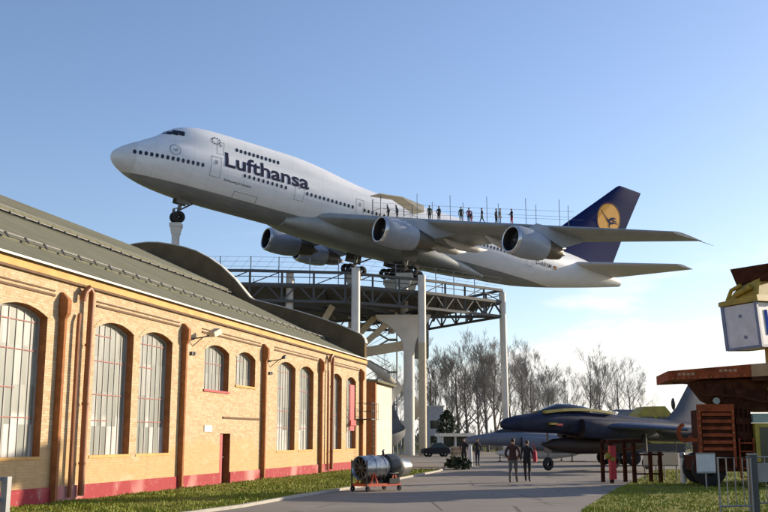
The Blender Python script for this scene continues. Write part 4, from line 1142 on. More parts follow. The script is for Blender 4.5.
for dx, lab, j in ((-1.6, 'person in black under the beige canopy by the cabin door, left one', C_black), (-.2, 'person in navy bending a little under the beige canopy by the cabin door', C_navy)):
    q2 = wing_top(6.9 + dx * .6, .32)
    person(lab, q2, 1.2, j, C_black, C_black, 1.72, 'stand', group='visitors standing on the wing', lean=.12)

# ------------------------------------------------------------------ fighter jets
def fighter(label, loc, rotz, main, light, belly, sc=1.0, stripe=False, hint=''):
    t = thing('fighter_jet', label, 'jet', loc, rotz)
    # nose at local x=0 pointing -x, length 16, z up from the ground
    def el(x, zc, w_, h, n_=20, p_=2.4):
        r_ = []
        for j in range(n_):
            a = 2 * pi * j / n_; q = (abs(cos(a)) ** p_ + abs(sin(a)) ** p_) ** (-1 / p_)
            r_.append((x * sc, w_ * cos(a) * q * sc, (zc + h * sin(a) * q) * sc))
        return r_
    b = MB(); b.loft([el(*q) for q in ((0, 2.28, .04, .05), (.08, 2.28, .16, .17), (.3, 2.30, .28, .27), (1.0, 2.34, .42, .40), (2.4, 2.40, .56, .52), (3.6, 2.44, .66, .60), (5, 2.36, .78, .66), (7, 2.24, .92, .66), (9.5, 2.1, 1.0, .62), (12, 2.0, .95, .58), (14.2, 1.95, .75, .52), (15.6, 1.95, .55, .48))])
    f_ = b.build('fuselage', main, t, smooth=True, auto=50)
    b = MB(); b.lathe((15.5 * sc, 0, 1.95 * sc), (1, 0, 0), [(0, .5 * sc), (.5 * sc, .42 * sc), (.48 * sc, .36 * sc), (.1 * sc, .34 * sc), (.1 * sc, .01)], 16); b.build('nozzle', M['exhaust'], t, smooth=True, auto=40)
    b = MB(); b.loft([el(*q, 16, 2.0) for q in ((2.3, 2.85, .05, .03), (2.9, 2.95, .32, .18), (3.6, 3.05, .40, .30), (4.5, 3.05, .40, .32), (5.4, 3.0, .36, .26), (6.4, 2.98, .2, .12))])
    b.build('canopy', M['canopy'], t, smooth=True)
    if stripe:
        b = MB()
        for k in range(8):
            x0, x1 = 2.5 + k * .55, 2.5 + (k + 1) * .55
            for s in (-1, 1):
                za0, za1 = 2.84 + .16 * sin(pi * k / 8), 2.84 + .16 * sin(pi * (k + 1) / 8)
                y0, y1 = tab([(2.4, .50), (3.6, .585), (5, .66), (7, .76)], x0), tab([(2.4, .50), (3.6, .585), (5, .66), (7, .76)], x1)
                b.hexa([(x0, s * (y0 - .25), za0), (x1, s * (y1 - .25), za1), (x1, s * (y1 + .03), za1), (x0, s * (y0 + .03), za0), (x0, s * (y0 - .25), za0 + .14), (x1, s * (y1 - .25), za1 + .14), (x1, s * (y1 - .02), za1 + .14), (x0, s * (y0 - .02), za0 + .14)])
        b.build('yellow_stripe', M['yellow'], f_)
        b = MB()
        b.box((2.55, -.80, 2.28), (3.0, -.60, 2.38), 0); b.box((3.0, -.80, 2.24), (3.35, -.62, 2.34), 1)
        b.build('marking', [M['yellow'], M['red'], M['plaque']], f_)
    # side intakes
    for s in (-1, 1):
        b = MB(); rings = []
        for x, yc, zc, hw, hh in ((4.6, .84, 2.12, .24, .46), (5.2, .90, 2.10, .30, .50), (7, .92, 2.02, .32, .52), (9, .82, 1.98, .28, .50), (11, .6, 1.98, .2, .45)):
            ring = []
            for j in range(16):
                a = 2 * pi * j / 16; q = (abs(cos(a)) ** 3.2 + abs(sin(a)) ** 3.2) ** (-1 / 3.2)
                ring.append((x * sc, s * (yc + hw * cos(a) * q) * sc, (zc + hh * sin(a) * q) * sc))
            rings.append(ring)
        b.loft(rings); i_ = b.build('intake', main, t, smooth=True, auto=60)
        b = MB(); vs = [(4.595 * sc, p_[1] * .99 + s * .84 * sc * .01, p_[2]) for p_ in rings[0]]; b.add(vs, [tuple(range(16))]); b.build('intake_mouth', M['intake'], i_)
        # wing, high set and drooping
        b = MB(); rings = []
        for y, le, te, z in ((.8, 5.6, 11.0, 2.22), (2.0, 6.9, 11.2, 2.16), (3.9, 8.9, 11.5, 2.02)):
            c = te - le; rings.append([((le + u * c) * sc, s * y * sc, (z + v * c * .6) * sc) for u, v in AF])
        b.loft(rings); b.build('wing', light, t, smooth=True, auto=40)
        b = MB(); rings = []
        for y, le, te, z in ((.6, 12.4, 15.0, 1.95), (2.3, 14.2, 15.6, 1.85)):
            c = te - le; rings.append([((le + u * c) * sc, s * y * sc, (z + v * c * .5) * sc) for u, v in AF])
        b.loft(rings); b.build('tailplane', light, t, smooth=True, auto=40)
    # belly tank, keel fin
    b = MB(); b.loft([el(*q, 14, 2.0) for q in ((2.6, 1.30, .03, .03), (3.4, 1.28, .34, .32), (5.0, 1.26, .48, .46), (7.8, 1.26, .48, .46), (9.4, 1.3, .3, .3), (10.4, 1.36, .03, .03))])
    b.box((4.6 * sc, -.3 * sc, 1.6 * sc), (8.6 * sc, .3 * sc, 1.9 * sc)); b.build('drop_tank', belly, t, smooth=True, auto=40)
    # fin with dorsal fillet
    b = MB(); rings = []
    for z, le, te, th in ((2.3, 10.6, 15.2, .10), (2.75, 11.8, 15.3, .09), (3.3, 12.5, 15.35, .08), (4.75, 13.7, 15.5, .05)):
        c = te - le; rings.append([((le + u * c) * sc, v * 1.2 * th / .09 * sc, z * sc) for u, v in ((0, 0), (.1, .05), (.4, .08), (.8, .05), (1, .01), (1, -.01), (.8, -.05), (.4, -.08), (.1, -.05))])
    b.loft(rings); fo_ = b.build('fin', light, t, smooth=True, auto=40)
    b = MB(); b.tube([(13.0 * sc, 0, 4.77 * sc), (13.4 * sc, 0, 4.78 * sc), (15.7 * sc, 0, 4.78 * sc)], [.02, .09, .07], 8); b.build('fin_cap', light, fo_)
    # landing gear
    for x, y in ((3.0, 0), (8.8, -1.15), (8.8, 1.15)):
        b = MB(); b.tube([(x * sc, y * sc, 1.85 * sc), (x * sc, y * sc, .35 * sc)], .06 * sc, 8); l_ = b.build('gear_leg', M['gear'], t)
        b = MB(); wheel(b, x * sc, y * sc, .34 * sc, .34 * sc, .2 * sc); b.build('wheel', M['tyre'], l_, smooth=True, auto=40)
    return t
fighter('dark navy fighter jet with a yellow stripe under its canopy, parked beside the path', (5.75, 50.0, .12), R(32), M['navy'], M['navy_light'], M['tank_brown'], stripe=True)
fighter('pale grey fighter jet half hidden behind the dark navy one', (6.0, 76, -.55), R(12), M['jet_grey'], M['jet_grey'], M['hut_white'], .92)

# red trestles under the jet's tail
t = thing('red_trestle', 'red steel trestle frame with a yellow cap standing under the dark jet', 'trestle', (8.95, 40.2, 0), R(10))
b = MB()
for x in (0, .95, 2.05):
    b.beam((x, 0, 0), (x, 0, 1.55 if x < 1.5 else 1.2), .13, .13); b.beam((x, .9, 0), (x, .9, 1.55 if x < 1.5 else 1.2), .13, .13)
b.beam((-.15, 0, 1.6), (1.3, 0, 1.66), .14, .14); b.beam((0, .9, 1.6), (1.3, .9, 1.66), .14, .14); b.beam((.95, 0, .35), (2.05, 0, .35), .06, .06); b.beam((0, 0, 1.2), (0, .9, 1.2), .08, .08); b.beam((2.05, 0, 1.1), (2.05, .9, 1.1), .08, .08); b.beam((.95, 0, 1.3), (.95, .9, 1.3), .08, .08); b.beam((.95, .0, 1.1), (2.2, 0, 1.1), .07, .07)
b.build('frame', M['machine_dark'], t)
b = MB(); b.box((-.09, -.12, .15), (.16, .05, 1.45)); b.build('red_panel', M['red'], t)
b = MB(); b.ball((-.16, -.08, 1.05), (.14, .10, .13), 10, 6); b.box((-.07, -.13, .86), (.12, -.066, 1.0)); b.build('yellow_cap', M['yellow'], t, smooth=True, auto=40)
def board(label, loc, rz_, w_, h, z0, legs=2, m=None, name='notice_board'):
    t = thing(name, label, 'sign', loc, rz_)
    b = MB(); b.box((-w_ / 2, -.02, z0), (w_ / 2, .02, z0 + h)); b.build('panel', m or M['hut_white'], t)
    for zz in (z0 - .03, z0 + h + .03):
        b = MB(); b.beam((-w_ / 2, 0, zz), (w_ / 2, 0, zz), .05, .05); b.build('rim', M['steel'], t)
    for x in ([0] if legs == 1 else [-w_ * .4, w_ * .4]):
        b = MB(); b.tube([(x, .045, 0), (x, .045, z0 + h)], .03, 8); b.build('leg', M['steel'], t)
    return t
board('low cream board on the grass under the jet, left of two', (11.35, 43.5, 0), R(5), .62, .5, .62, 2, M['cream_wall'])
board('low cream board on the grass under the jet, right of two', (12.2, 43.5, 0), R(-3), .66, .52, .62, 2, M['cream_wall'])
board('pale notice board on one post before the red machine', (11.35, 36.0, 0), R(12), .72, .60, .58, 1)
t = thing('bollard', 'pale worn bollard on the grass between the jet and red machine', 'bollard', (11.7, 40.0, 0))
b = MB(); b.lathe((0, 0, 0), (0, 0, 1), [(0, .11), (.05, .12), (.9, .09), (1.0, .095), (1.06, .06), (1.08, .0)], 14); b.build('post', M['plaque'], t, smooth=True, auto=40)
b = MB(); b.lathe((0, 0, .98), (0, 0, 1), [(0, .10), (.12, .12), (.2, .08), (.22, .0)], 14); b.build('cap', M['steel'], t, smooth=True, auto=40)
t = thing('white_post', 'white marker post between the two dark figures far down the path', 'post', (5.45, 64.5, 0))
b = MB(); b.lathe((0, 0, 0), (0, 0, 1), [(0, .16), (.1, .14), (1.15, .12), (1.25, .09), (1.27, .0)], 14); b.build('shaft', M['hut_white'], t, smooth=True, auto=40)
t = thing('stalk_lamp', 'small dark lamp on a thin stalk rising behind the navy jet', 'lamp', (17.3, 60.5, 0))
b = MB(); b.tube([(0, 0, 0), (.05, 0, 3.5)], .035, 8); b.build('stalk', M['dark_iron'], t)
b = MB(); b.ball((.02, 0, 3.75), (.13, .13, .36), 12, 8); b.build('lamp_head', M['dark_iron'], t, smooth=True)

# yellow truck behind the navy jet
t = thing('yellow_truck', 'yellow crane truck whose cab and boom show above the navy jet', 'truck', (11.0, 66.0, 0), R(4))
b = MB(); b.hexa([(5.0, -1.1, 1.4), (8.2, -1.1, 1.4), (8.2, 1.1, 1.4), (5.0, 1.1, 1.4), (5.3, -1.0, 3.2), (7.6, -1.0, 3.25), (7.6, 1.0, 3.25), (5.3, 1.0, 3.2)]); b.hexa([(5.3, -1, 3.2), (7.6, -1, 3.25), (7.6, 1, 3.25), (5.3, 1, 3.2), (5.9, -.9, 3.75), (7.2, -.9, 3.78), (7.2, .9, 3.78), (5.9, .9, 3.75)]); cb_ = b.build('cab', M['olive_yellow'], t)
b = MB(); b.box((5.5, -1.09, 2.4), (6.4, -1.0, 3.1)); b.box((6.6, -1.09, 2.4), (7.4, -1.0, 3.1)); b.build('window', M['glass_dark'], cb_)
b = MB(); b.beam((-.5, 0, 2.6), (5.6, 0, 2.9), .5, .5); b.build('boom', M['yellow'], t)
b = MB(); b.box((-.4, -1.1, .8), (8.3, 1.1, 1.4)); b.build('chassis', M['dark_iron'], t)
for x in (3.6, 4.9, 7.2):
    for y in (-1.0, 1.0):
        b = MB(); wheel(b, x, y, .5, .5, .35); b.build('wheel', M['tyre'], t, smooth=True, auto=40)

# ------------------------------------------------------------------ red machine with flat canopy
t = thing('red_machine', 'big faded red machine with flat overhanging canopy and slatted grille on the grass', 'machine', (13.0, 38.0, 0), R(-8))
K = .038
def mx(px): return (px - 384) * K - 13.0
def mz(py): return (438 - py) * K + 1.75
b = MB(); b.hexa([(mx(664), -1.2, mz(383)), (mx(742), -1.2, mz(380)), (mx(742), 2.2, mz(380)), (mx(664), 2.2, mz(383)), (mx(664), -1.2, mz(374)), (mx(742), -1.2, mz(368)), (mx(742), 2.2, mz(368)), (mx(664), 2.2, mz(374))]); cn_ = b.build('canopy_plate', M['machine_red'], t)
b = MB(); b.hexa([(mx(742) + .003, -1.2, mz(380)), (mx(800), -1.2, mz(378)), (mx(800), 2.2, mz(378)), (mx(742) + .003, 2.2, mz(380)), (mx(742) + .003, -1.2, mz(368)), (mx(800), -1.2, mz(364)), (mx(800), 2.2, mz(364)), (mx(742) + .003, 2.2, mz(368))]); b.build('canopy_end', M['machine_tan'], cn_)
b = MB(); 
for x0, x1, z_ in ((673, 690, 377.2), (712, 730, 374.0)):
    for q in range(4):
        a0 = mx(x0 + (x1 - x0) * q / 4); b.box((a0, -1.215, mz(z_) - .04), (a0 + .12, -1.2, mz(z_) + .04 + .02 * (q % 2)))
b.build('faded_marking', M['machine_tan'], cn_)
b = MB(); b.prism([(mx(694), -.9, mz(383)), (mx(706), -.9, mz(400)), (mx(724), -.9, mz(410)), (mx(760), -.9, mz(412)), (mx(790), -.9, mz(412)), (mx(790), -.9, mz(382)), (mx(740), -.9, mz(382))], (0, 2.8, 0)); b.build('bracket', M['machine_dark'], t)
b = MB(); b.box((mx(692), -1.0, .7), (mx(723), .9, mz(411))); go_ = b.build('grille_box', M['machine_dark'], t)
b = MB()
for q in range(6):
    z = mz(450) + q * .25; b.hexa([(mx(694), -1.1, z), (mx(722), -1.1, z), (mx(722), -1.0, z + .03), (mx(694), -1.0, z + .03), (mx(694), -1.08, z + .11), (mx(722), -1.08, z + .11), (mx(722), -1.0, z + .13), (mx(694), -1.0, z + .13)])
b.box((mx(690), -1.12, .7), (mx(693), -.9, mz(408))); b.box((mx(721.5), -1.12, .7), (mx(724), -.9, mz(408))); b.box((mx(690), -1.14, mz(413)), (mx(724), -.9, mz(406)))
b.build('grille_slats', M['machine_red'], go_)
b = MB(); b.box((mx(724) + .03, -.8, .7), (mx(741), 2.0, mz(381))); b.build('column', M['machine_dark'], t)
b = MB(); b.box((mx(686), -1.0, .55), (mx(800), 2.2, 1.1)); b.build('chassis', M['machine_dark'], t)
cbm = MB(); cbm.box((mx(742), -1.2, .9), (mx(800), 1.0, mz(424))); cbo = cbm.build('cab', M['olive_yellow'], t)
b = MB(); b.box((mx(746), -1.22, mz(470)), (mx(772), -1.18, mz(428))); b.box((mx(775), -1.22, mz(470)), (mx(796), -1.18, mz(428))); b.build('window', M['glass_dark'], cbo)
b = MB(); b.box((mx(741), -1.15, mz(423.5)), (mx(757), -.5, mz(415))); b.build('teal_cover', M['teal'], t)
b = MB(); b.box((mx(757), -1.0, mz(410)), (mx(800), .5, mz(398))); b.box((mx(757), -1.15, mz(393)), (mx(790), -1.0, mz(390)), 1); b.build('upper_tank', [M['machine_red'], M['yellow']], t)
b = MB()
for q in range(9):
    a0, a1 = R(100 + q * 26), R(100 + (q + 1) * 26)
    b.beam((mx(678) + .24 * cos(a0), -1.0, mz(433) + .30 * sin(a0)), (mx(678) + .24 * cos(a1), -1.0, mz(433) + .30 * sin(a1)), .13, .22, up=(0, 1, 0))
b.beam((mx(678), -1.0, mz(440)), (mx(693), -1.0, mz(440)), .2, .14); b.build('towing_hook', M['machine_red'], t)
b = MB()
for x0, x1, y0, y1, z0, z1 in ((726, 740, -.95, -.82, 440, 432), (726, 740, -.95, -.82, 425, 419), (727, 739, -.98, -.82, 402, 390), (700, 716, -1.05, -.92, 398, 386), (742, 766, -1.25, -1.1, 384, 380.6)):
    b.box((mx(x0), y0, mz(z0)), (mx(x1), y1, mz(z1)))
for x in (728, 733, 737): b.tube([(mx(x), -.95, mz(468)), (mx(x), -.95, mz(440)), (mx(x + 1), -.9, mz(400)), (mx(x + 5), -.8, mz(384))], .035, 6)
b.tube([(mx(706), -1.0, mz(404)), (mx(716), -1.1, mz(398)), (mx(730), -1.15, mz(399)), (mx(750), -1.1, mz(404)), (mx(775), -1.05, mz(401))], .045, 8)
b.tube([(mx(668), -1.0, mz(385)), (mx(690), -1.05, mz(386.5)), (mx(700), -1.0, mz(396))], .03, 6)
b.build('hydraulics', M['machine_dark'], t)
for q in range(14): b = MB(); b.lathe((mx(668 + q * 5.2), -1.2, mz(381.2) + q * .008), (0, -1, 0), [(0, .0), (.0, .025), (.025, .02), (.03, 0)], 6); b.build('bolt', M['machine_tan'], cn_)
for q in range(6):
    for x in (691.5, 722.8): b = MB(); b.lathe((mx(x), -1.12, mz(447) + q * .26), (0, -1, 0), [(0, 0), (0, .03), (.025, .022), (.03, 0)], 6); b.build('bolt', M['machine_tan'], go_)
b = MB(); b.lathe((mx(708), -1.14, mz(403)), (0, -1, 0), [(0, 0), (.0, .12), (.08, .13), (.10, .11), (.085, 0)], 14); b.build('headlight', M['glass'], t)
b = MB()
for q in range(5): b.box((mx(727), -1.25, .35 + q * .30), (mx(740), -1.05, .39 + q * .30))
for x in (727, 740): b.beam((mx(x), -1.15, .3), (mx(x), -1.15, 1.75), .05, .05)
b.build('ladder', M['machine_red'], t)
b = MB(); b.tube([(mx(800), 1.2, mz(366)), (mx(800), 1.2, mz(340))], .1, 10); b.build('exhaust_pipe', M['dark_iron'], t)
for x in (mx(700), mx(770)):
    for y in (-.6, 1.7):
        b = MB(); wheel(b, x, y, .62, .62, .5); b.build('wheel', M['tyre'], t, smooth=True, auto=40)

# crane mast with white cabinet behind the red machine
t = thing('crane', 'olive yellow crane mast carrying a tilted white cabinet with a blue letter', 'crane', (16.15, 41.6, 0))
tilt = Matrix.Rotation(R(-4), 4, 'Y') @ Matrix.Rotation(R(-53), 4, 'Z')
hd_ = bpy.data.objects.new('turret', None); COL.objects.link(hd_); hd_.parent = t; hd_.scale = (1.27, 1.27, 1.27); hd_.location = (-.75, 0, 5.42); hd_.rotation_euler = tilt.to_euler()
b = MB(); b.box((-.62, -.55, 0), (.62, .75, 1.42)); bx = b.build('cabinet', M['box_white'], hd_)
b = MB()
for x in (-.62, .62):
    for y in (-.55, .75): b.box((x - .05, y - .05, -.02), (x + .05, y + .05, 1.44))
for x in (-.62, .62): b.box((x - .045, -.5, -.03), (x + .045, .7, .05))
for y in (-.55, .75): b.box((-.58, y - .045, -.03), (.58, y + .045, .05))
b.lathe((.0, -.57, 1.05), (0, 1, 0), [(0, .0), (0, .06), (.03, .06)], 10); b.lathe((.1, -.57, .35), (0, 1, 0), [(0, .0), (0, .06), (.03, .06)], 10)
b.build('edge_trim', M['box_edge'], bx)
lt = text_mesh('L', 1.0, .03); lt.materials.clear(); lt.materials.append(M['letter_mid_blue'])
lo_ = obj('lettering', lt, bx); lo_.location = (.635, -.20, .40); lo_.rotation_euler = (R(90), 0, R(90)); lo_.scale = (1.1, 1.1, 1)
b = MB(); b.hexa([(-.72, -.62, 1.45), (.75, -.62, 1.45), (.75, .85, 1.45), (-.72, .85, 1.45), (-.72, -.6, 1.6), (.72, -.6, 1.66), (.72, .8, 1.66), (-.72, .8, 1.6)])
b.hexa([(-.45, -.5, 1.6), (.72, -.5, 1.6), (.72, .7, 1.6), (-.45, .7, 1.6), (-.1, -.3, 2.02), (.72, -.3, 2.2), (.72, .5, 2.2), (-.1, .5, 2.02)]); b.tube([(-.5, -.4, 1.62), (-.3, -.4, 1.95), (.1, -.45, 2.05)], .07, 8); b.tube([(-.1, -.52, 1.75), (.5, -.52, 1.95)], .10, 8)
b.build('machinery', M['mast'], hd_)
b = MB(); b.hexa([(-.1, -.3, 1.95), (.35, -.3, 2.1), (.35, .4, 2.1), (-.1, .4, 1.95), (-.28, -.35, 2.66), (1.5, -.35, 2.60), (1.5, .45, 2.60), (-.28, .45, 2.66)]); b.box((.351, -.3, 2.1), (1.4, .4, 2.55)); b.build('hood', M['machine_dark'], hd_)
b = MB(); b.box((-.15, -.3, 1.0), (.6, .45, 5.45)); b.beam((.25, .3, .6), (.9, .3, 4.9), .16, .16); b.build('mast', M['mast'], t)
b = MB(); b.box((-.7, -.4, 0), (1.3, 1.2, 1.0)); b.build('base', M['dark_iron'], t)

# ------------------------------------------------------------------ barriers in the foreground
def barrier(label, loc, rz_, w_, h, nb, thick=.04):
    t = thing('steel_barrier', label, 'barrier', loc, rz_, 'steel barriers on the right-hand grass')
    b = MB(); b.tube([(0, 0, 0), (0, 0, h), (w_, 0, h), (w_, 0, 0)], thick * .6, 8); b.tube([(0, 0, .22), (w_, 0, .22)], thick * .5, 8); b.build('frame', M['steel'], t, smooth=True, auto=40)
    for q in range(1, nb):
        b = MB(); b.tube([(w_ * q / nb, 0, .22), (w_ * q / nb, 0, h)], thick * .3, 6); b.build('bar', M['steel'], t)
    for x in (0, w_):
        b = MB(); b.box((x - .04, -.25, 0), (x + .04, .25, .04)); b.build('foot', M['steel'], t)
barrier('steel crowd barrier on the grass nearest the path', (7.65, 23.4, 0), R(6), .78, 1.30, 4)
barrier('steel crowd barrier at the right edge, behind the thick post', (8.75, 24.6, 0), R(-12), 1.6, 1.3, 8)
t = thing('gate_post', 'thick grey gate post standing between the two steel barriers', 'post', (8.52, 23.6, 0))
b = MB(); b.box((-.08, -.08, 0), (.08, .08, 1.36)); b.build('shaft', M['truss'], t)
b = MB(); b.box((-.1, -.1, 1.361), (.1, .1, 1.40)); b.box((.1, -.01, .75), (.9, .03, 1.18)); b.build('plate', M['steel'], t)
t = thing('corner_fence', 'weathered grey fence post with rails at the near corner by the wall', 'fence', (-6.45, 17.5, 0), R(76))
b = MB(); b.box((-.06, -.06, 0), (.06, .06, 1.10)); b.build('post', M['steel'], t)
b = MB()
for z in (.35, .72, 1.06): b.beam((0, .06, z), (-1.9, .9, z), .05, .07)
b.build('rail', M['steel'], t)
b = MB(); b.box((-1.96, .85, 0), (-1.84, .97, 1.1)); b.build('post', M['steel'], t)

# ------------------------------------------------------------------ jet engine on a red trolley
t = thing('display_engine', 'polished jet engine with dark tail on an orange red wheeled trolley at the path edge', 'engine', (-.26, 34.4, 0), R(44))
t.scale = (.80, .80, .83)
ZC = .92
b = MB(); b.lathe((-1.0, 0, ZC), (1, 0, 0), [(.25, .36), (.05, .42), (0, .455), (.03, .48), (.25, .49), (.55, .49), (.58, .515), (.66, .515), (.69, .49), (1.1, .48), (1.13, .505), (1.2, .505), (1.23, .47), (1.4, .45)], 28); en_ = b.build('compressor_case', M['chrome'], t, smooth=True, auto=35)
b = MB(); b.lathe((-1.0, 0, ZC), (1, 0, 0), [(.2, .40), (.22, .02)], 24); b.build('intake', M['intake'], en_)
b = MB(); b.lathe((-1.0, 0, ZC), (1, 0, 0), [(.0, .0), (.08, .10), (.22, .16)], 14)
for q in range(10):
    a = 2 * pi * q / 10; b.beam((-.86, .13 * cos(a), ZC + .13 * sin(a)), (-.86, .40 * cos(a), ZC + .40 * sin(a)), .03, .09, up=(1, .3, 0))
b.build('inlet_vane', M['exhaust'], en_)
b = MB(); b.lathe((.4, 0, ZC), (1, 0, 0), [(0, .45), (.05, .54), (.5, .55), (.75, .48), (.9, .40)], 24); b.tube([(.2, -.42, ZC - .2), (.5, -.5, ZC - .25), (.9, -.45, ZC - .2)], .05, 8); b.box((.3, -.5, ZC - .62), (.9, .3, ZC - .42)); b.build('turbine_case', M['engine_dark'], t, smooth=True, auto=35)
b = MB(); b.lathe((1.3, 0, ZC), (1, 0, 0), [(0, .40), (.1, .36), (.55, .30), (.55, .27), (.2, .28)], 20); b.build('nozzle', M['chrome'], t, smooth=True, auto=35)
b = MB()
for q in range(5): b.tube([(-.8 + q * .22, -.40, ZC - .32), (-.7 + q * .22, -.30, ZC - .5), (-.5 + q * .22, .1, ZC - .55)], .03, 6)
b.box((-.65, -.28, ZC - .66), (.15, .24, ZC - .46)); b.tube([(.35, -.1, ZC + .5), (.3, -.1, ZC + .66), (.4, -.05, ZC + .68)], .06, 8); b.build('accessory_gearbox', M['engine_dark'], en_, smooth=True, auto=40)
b = MB()
for y in (-.42, .42): b.beam((-.95, y, .26), (1.0, y, .26), .09, .11)
for x in (-.9, .0, .85): b.beam((x, -.42, .26), (x, .42, .26), .09, .1)
for x in (-.55, .62):
    for y in (-.42, .42): b.beam((x - .14, y, .3), (x, y * 1.0, ZC - .12), .06, .06); b.beam((x + .22, y, .3), (x, y, ZC - .12), .06, .06)
fr_ = b.build('trolley_frame', M['orange_red'], t)
for y in (-.46, .46): b = MB(); b.beam((-.97, y, .2), (-.97, y, ZC + .32), .05, .05); b.build('upright', M['dark_iron'], t)
for x in (-.92, .9):
    for y in (-.46, .46):
        b = MB(); wheel(b, x, y, .115, .115, .07); b.box((x - .04, y - .05, .115), (x + .04, y + .05, .22)); b.build('castor', M['tyre'], fr_)

# ------------------------------------------------------------------ far ground furniture
t = thing('kiosk', 'low white flat roofed kiosk with dark openings among the trees', 'kiosk', (7.5, 112, 0), R(6))
b = MB(); b.box((-1.2, 0, 0), (2.2, 3, .7)); b.box((-1.2, 0, .701), (-.95, 3, 1.9)); b.box((1.95, 0, .701), (2.2, 3, 1.9)); b.box((.3, 0, .701), (.5, 3, 1.9)); b.build('wall', M['hut_white'], t)
b = MB(); b.box((-1.4, -.5, 1.9), (2.5, 3.4, 2.25)); b.build('roof', M['plaque'], t)
b = MB(); b.box((-.94, .8, .702), (.29, .9, 1.899)); b.box((.51, .8, .702), (1.94, .9, 1.899)); b.build('window', M['glass_dark'], t)
t = thing('grey_building', 'tall pale grey clad block between the columns and the trees', 'building', (5.35, 128, 0), R(4))
b = MB(); b.box((0, 0, 0), (2.2, 5, 5.6)); b.build('wall', M['building_grey'], t)
b = MB(); b.box((-.1, -.1, 5.601), (2.3, 5.1, 5.8)); b.build('roof', M['zinc'], t)
for z in (1.0, 2.9):
    b = MB(); b.box((.5, -.03, z), (1.6, 0, z + 1.0)); b.build('window', M['glass_dark'], t)
def bush(name, label, loc, r, h, n_=700, cat='shrub'):
    t = thing(name, label, cat, loc)
    rr = random.Random(int(loc[0] * 10)); b = MB()
    for q in range(n_):
        u = rr.random(); a = rr.uniform(0, 2 * pi); ra = r * (1 - u ** 1.6) ** .55 * rr.uniform(.5, 1.08) * (1 + .2 * sin(3 * a + u * 5)); x, y, z = ra * cos(a), ra * sin(a), .15 + u * h
        s_ = rr.uniform(.1, .24); d1 = Vector((rr.gauss(0, 1), rr.gauss(0, 1), rr.gauss(0, 1))).normalized() * s_; d2 = Vector((rr.gauss(0, 1), rr.gauss(0, 1), rr.gauss(0, 1))).normalized() * s_
        c = Vector((x, y, z)); b.add([c, c + d1, c + d1 + d2, c + d2], [(0, 1, 2, 3)])
    b.build('foliage', M['evergreen'], t, fix=False)
    b = MB(); b.tube([(0, 0, 0), (.05, 0, h * .8)], [.12, .03], 6); b.build('stem', M['bark'], t)
bush('evergreen_tree', 'dark rounded evergreen beside the pale grey block', (7.3, 118, 0), 1.5, 4.7, 2600, cat='tree')
bush('shrub', 'low dark evergreen shrub at the edge of the path', (4.1, 57.5, 0), .75, .45, 350)
bush('shrub', 'broad dark shrub behind the pale grey jet', (13.5, 92, 0), 2.2, 1.6, 700)
t = thing('dark_car', 'small dark car parked beside the thin column', 'car', (3.7, 96, 0), R(8))
b = MB(); b.loft([[(x, -.8, .3), (x, .8, .3), (x, .8, z1), (x, -.8, z1)] for x, z1 in ((-.1, .55), (.0, .75), (.9, .85), (1.9, .88), (2.35, .82), (2.45, .5))]); bd = b.build('body', C_black, t)
b = MB(); b.loft([[(x, -w2, .84), (x, w2, .84), (x, w2 * .86, z1), (x, -w2 * .86, z1)] for x, z1, w2 in ((.55, .86, .7), (.95, 1.28, .7), (1.7, 1.30, .7), (2.2, .88, .7))]); b.build('cabin', M['glass_dark'], t)
for x in (.45, 1.95):
    for y in (-.74, .74):
        b = MB(); wheel(b, x, y, .29, .29, .18); b.build('wheel', M['tyre'], t)
for y in (-.55, .55):
    b = MB(); b.box((2.43, y - .12, .55), (2.47, y + .12, .68)); b.build('headlight', M['chrome'], t)
t = thing('wooden_crate', 'yellowish wooden crate standing right of the small dark car', 'crate', (6.9, 97, 0), R(10))
b = MB(); b.box((-.45, -.45, .08), (.45, .45, .95)); b.build('side', M['machine_tan'], t)
b = MB()
for z in (.12, .5, .88): b.box((-.48, -.48, z - .05), (.48, .48, z + .05))
b.build('slat', M['stand_beige'], t)

